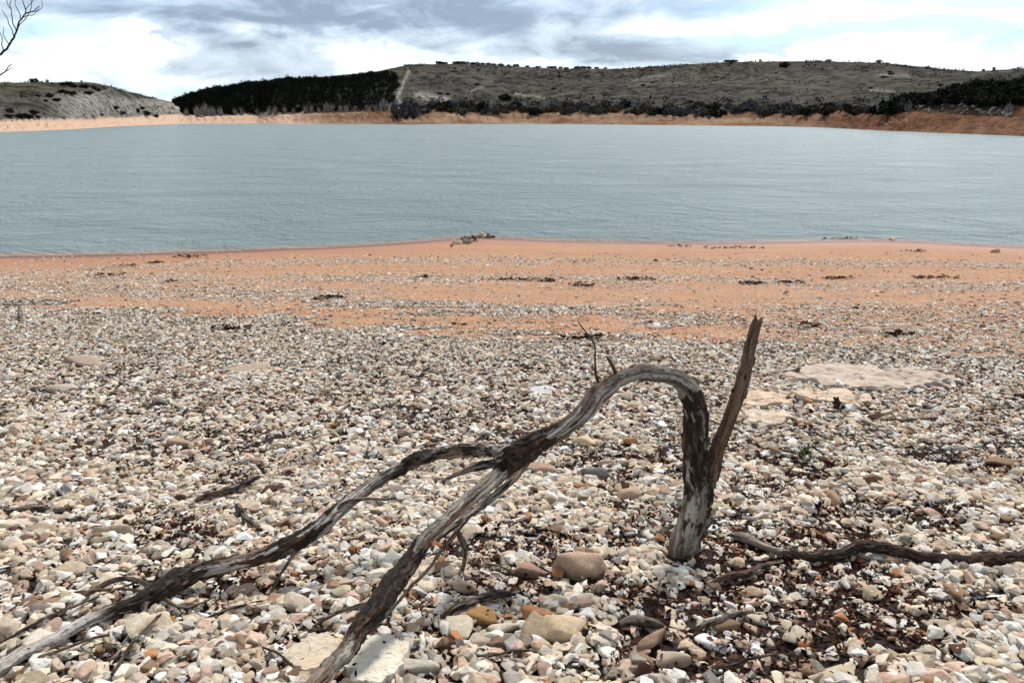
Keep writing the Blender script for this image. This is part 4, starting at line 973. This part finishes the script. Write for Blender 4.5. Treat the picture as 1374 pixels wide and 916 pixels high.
for x, y_, s, lab in [(563, 131, 7, 'white crag left of the other two above the reddish bank'), (577, 133, 8, 'tallest white crag above the reddish bank'), (594, 134, 7, 'white crag right of the other two above the reddish bank'), (534, 134, 5, 'narrow white outcrop beside the pine wood edge'), (540, 113, 4, 'small white outcrop half way up beside the pine wood'), (547, 92, 4, 'white outcrop near the top of the hill')]:
    farrock(MAINH, x, y_, s, lab, None, (176, 170, 160))
farrock(LEFTH, 236, 146, 9, 'pale rock outcrop at the right tip of the left hill', None, (190, 184, 176))

# ------------------------------------------------------------------ bare tree reaching in at upper left
P0 = hit(-130, 470, 0); bt = tag(empty('bare_tree', P0), 'leafless tree whose thin twigs reach in at the top left corner', 'tree')
Yt = P0.y; mt = Yt / F
tr0 = [(at_y(-130, 478, Yt), .09), (at_y(-134, 350, Yt), .075), (at_y(-125, 220, Yt), .065), (at_y(-105, 130, Yt), .05), (at_y(-80, 40, Yt), .04), (at_y(-60, -60, Yt), .03), (at_y(-70, -170, Yt), .012)]
wood_tube('trunk', tr0, bt, 601, [(0, .5), (1, .3)], 20, .03)
rt = random.Random(5)
def limb(pts, seed, w0, w1, kids=True):
    P = [at_y(a, b_, Yt + (k * .04)) for k, (a, b_) in enumerate(pts)]
    wood_tube('limb' if w0 > 1.6 else 'twig', [(p, (w0 + (w1 - w0) * k / (len(P) - 1)) * mt * .55) for k, p in enumerate(P)], bt, seed, [(0, .5), (1, .5)], 7, .02, wob=.03, mat=M_TWIG, rough=.5, tint=lin(70, 54, 50))
limb([(-105, 130), (-60, 110), (-20, 86), (5, 70), (17, 55), (22, 42), (30, 24), (45, 15), (54, 8)], 610, 3.2, .7)
limb([(30, 24), (34, 14), (30, 0), (26, -14)], 611, 1.1, .5)
limb([(22, 42), (17, 28), (14, 12), (15, -6)], 612, 1.0, .5)
limb([(19, 50), (14, 36), (8, 22), (2, 12)], 613, .9, .4)
limb([(5, 70), (2, 58), (1, 48), (-4, 34)], 614, 1.0, .4)
limb([(30, 24), (38, 20), (46, 20), (52, 12)], 615, .8, .4)
limb([(24, 38), (28, 33), (36, 25), (42, 8), (40, -8)], 616, .9, .4)
limb([(-90, 120), (-50, 112), (-10, 105), (4, 98), (12, 90), (16, 86)], 617, 2.0, .5)
limb([(2, 99), (8, 96), (14, 92), (19, 90)], 618, .7, .4)
limb([(-70, 20), (-40, 0), (-5, -25), (20, -60)], 619, 2.2, .8)
limb([(12, 60), (8, 52), (4, 45), (3, 36)], 620, .8, .4)
limb([(28, 27), (24, 16), (20, 6), (24, -10)], 621, .8, .4)
limb([(34, 14), (38, 8), (44, 2), (48, -8)], 622, .6, .35)
limb([(14, 12), (10, 4), (8, -8)], 623, .6, .35)
limb([(46, 15), (50, 16), (55, 12), (56, 2)], 624, .6, .35)
print('objects built', time.time() - T0)

# ------------------------------------------------------------------ camera
cam = bpy.data.cameras.new('camera'); co = bpy.data.objects.new('camera', cam); C.objects.link(co)
cam.sensor_width = 36; cam.lens = F / 1374 * 36; cam.clip_end = 20000; cam.clip_start = .05
co.location = (0, 0, CAMZ); co.rotation_euler = (math.pi / 2 - TH, 0, 0)
sc = bpy.context.scene; sc.camera = co

# ------------------------------------------------------------------ sky and sun
SUN_EL, SUN_AZ = math.radians(52), math.radians(22)     # azimuth from +Y towards +X
w = bpy.data.worlds.new('World'); sc.world = w; w.use_nodes = True; nt = w.node_tree; nt.nodes.clear()
out = nt.nodes.new('ShaderNodeOutputWorld'); bg = nt.nodes.new('ShaderNodeBackground'); nt.links.new(bg.outputs[0], out.inputs[0]); bg.inputs['Strength'].default_value = .1
sky = nt.nodes.new('ShaderNodeTexSky'); sky.sky_type = 'NISHITA'; sky.sun_disc = False; sky.sun_elevation = SUN_EL; sky.sun_rotation = SUN_AZ
tc = nt.nodes.new('ShaderNodeTexCoord'); sp = nt.nodes.new('ShaderNodeSeparateXYZ'); nt.links.new(tc.outputs['Generated'], sp.inputs[0])
X_, Y_, Z_ = sp.outputs
AZ = math_n(nt, 'ARCTAN2', X_, Y_); EL = math_n(nt, 'ARCSINE', Z_)
def sky_noise(sx, sy, scale, off, detail=6, rough=.55, dist=.3):
    cb = nt.nodes.new('ShaderNodeCombineXYZ')
    nt.links.new(math_n(nt, 'MULTIPLY', AZ, sx), cb.inputs[0]); nt.links.new(math_n(nt, 'MULTIPLY', EL, sy), cb.inputs[1]); cb.inputs[2].default_value = off
    return noise(nt, scale, detail, cb.outputs[0], rough, dist)
n1 = sky_noise(1, 2.7, 6.0, 3.3, 9, .58, .6)
n2 = sky_noise(1, 2.8, 13, 8.1, 8, .6, .5)
AZw = math_n(nt, 'ADD', AZ, math_n(nt, 'MULTIPLY', math_n(nt, 'SUBTRACT', n2, .5), .22))
ELw = math_n(nt, 'ADD', EL, math_n(nt, 'MULTIPLY', math_n(nt, 'SUBTRACT', n1, .5), .075))
def blob(px, py, wx, wy, amp):
    a, e = azel(px, py); a0, e0 = float(a), math.atan(float(e)); sx, sy = wx / F, wy / F
    u = math_n(nt, 'DIVIDE', math_n(nt, 'SUBTRACT', AZw, a0), sx); v = math_n(nt, 'DIVIDE', math_n(nt, 'SUBTRACT', ELw, e0), sy)
    q = math_n(nt, 'ADD', math_n(nt, 'MULTIPLY', u, u), math_n(nt, 'MULTIPLY', v, v))
    return math_n(nt, 'MULTIPLY', math_n(nt, 'EXPONENT', math_n(nt, 'MULTIPLY', q, -1.0)), amp)
def addall(L):
    s = L[0]
    for x in L[1:]: s = math_n(nt, 'ADD', s, x)
    return s
dark = addall([blob(190, 22, 150, 16, .45), blob(760, 22, 180, 20, .5), blob(560, 66, 170, 10, .4), blob(1010, 70, 160, 7, .35), blob(470, 8, 270, 34, .85), blob(590, 20, 130, 22, .5), blob(370, 30, 170, 16, .45), blob(835, 70, 130, 13, .9), blob(350, 84, 120, 9, .5), blob(215, 55, 14, 9, .45), blob(620, 42, 160, 14, .35), blob(900, 5, 200, 16, .25)])
cyan = addall([blob(60, 48, 60, 14, .5), blob(420, 96, 200, 8, .3), blob(220, 118, 60, 8, .55), blob(1250, 48, 160, 10, .9), blob(200, 15, 160, 16, .55), blob(1000, 58, 140, 8, .6), blob(1330, 5, 100, 12, .8), blob(950, 10, 180, 12, .7)])
hi = ramp(nt, EL, [(.12, 0), (.45, 1)])
dk = addall([math_n(nt, 'MULTIPLY', dark, math_n(nt, 'ADD', math_n(nt, 'MULTIPLY', n2, 1.5), .2)), math_n(nt, 'MULTIPLY', math_n(nt, 'SUBTRACT', n1, .455), 1.7), math_n(nt, 'MULTIPLY', math_n(nt, 'SUBTRACT', n2, .5), .7)])
cy = math_n(nt, 'ADD', cyan, math_n(nt, 'MULTIPLY', math_n(nt, 'SUBTRACT', n2, .47), .9))
white = (4.5, 4.75, 4.95); 
c = mixc(nt, ramp(nt, cy, [(.12, 0), (.6, .9)]), white, (2.6, 3.9, 4.7))
c = mixc(nt, ramp(nt, dk, [(.05, 0), (.42, .7), (1.0, 1)]), c, mixc(nt, ramp(nt, math_n(nt, 'ADD', math_n(nt, 'MULTIPLY', dk, .6), math_n(nt, 'MULTIPLY', math_n(nt, 'SUBTRACT', n2, .5), 1.0)), [(.1, 0), (.80, 1)]), (2.3, 2.95, 3.8), (1.0, 1.3, 1.85)))
# overhead overcast
c = mixc(nt, hi, c, mixc(nt, n1, (1.3, 1.45, 1.7), (2.3, 2.5, 2.75)))
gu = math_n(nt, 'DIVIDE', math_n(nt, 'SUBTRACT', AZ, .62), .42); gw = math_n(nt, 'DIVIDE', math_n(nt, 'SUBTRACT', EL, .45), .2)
gl = math_n(nt, 'MULTIPLY', math_n(nt, 'EXPONENT', math_n(nt, 'MULTIPLY', math_n(nt, 'ADD', math_n(nt, 'MULTIPLY', gu, gu), math_n(nt, 'MULTIPLY', gw, gw)), -1.0)), 3.8)  # glow added to the unseen sky so the water brightens at right
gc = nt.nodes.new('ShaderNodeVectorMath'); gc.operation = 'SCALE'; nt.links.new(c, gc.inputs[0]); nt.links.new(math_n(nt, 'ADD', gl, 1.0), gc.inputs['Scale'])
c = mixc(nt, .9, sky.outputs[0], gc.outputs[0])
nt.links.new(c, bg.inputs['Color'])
sun = bpy.data.lights.new('sun', 'SUN'); sun.energy = 1.5; sun.angle = math.radians(10); sun.color = (1, .96, .9)
so = bpy.data.objects.new('sun', sun); C.objects.link(so)
d = Vector((math.sin(SUN_AZ) * math.cos(SUN_EL), math.cos(SUN_AZ) * math.cos(SUN_EL), math.sin(SUN_EL)))
so.rotation_euler = d.to_track_quat('Z', 'Y').to_euler(); so.location = d * 50

vs = sc.view_settings; sc.display_settings.display_device = 'sRGB'; vs.view_transform = 'Standard'; vs.look = 'None'; vs.exposure = 1.25; vs.gamma = 1; vs.use_curve_mapping = False
sc.cycles.max_bounces = 5; sc.cycles.diffuse_bounces = 1; sc.cycles.glossy_bounces = 2; sc.cycles.transparent_max_bounces = 6
sc.cycles.use_denoising = True
sc.world.cycles.sampling_method = 'MANUAL'; sc.world.cycles.sample_map_resolution = 512
print('script done', time.time() - T0)
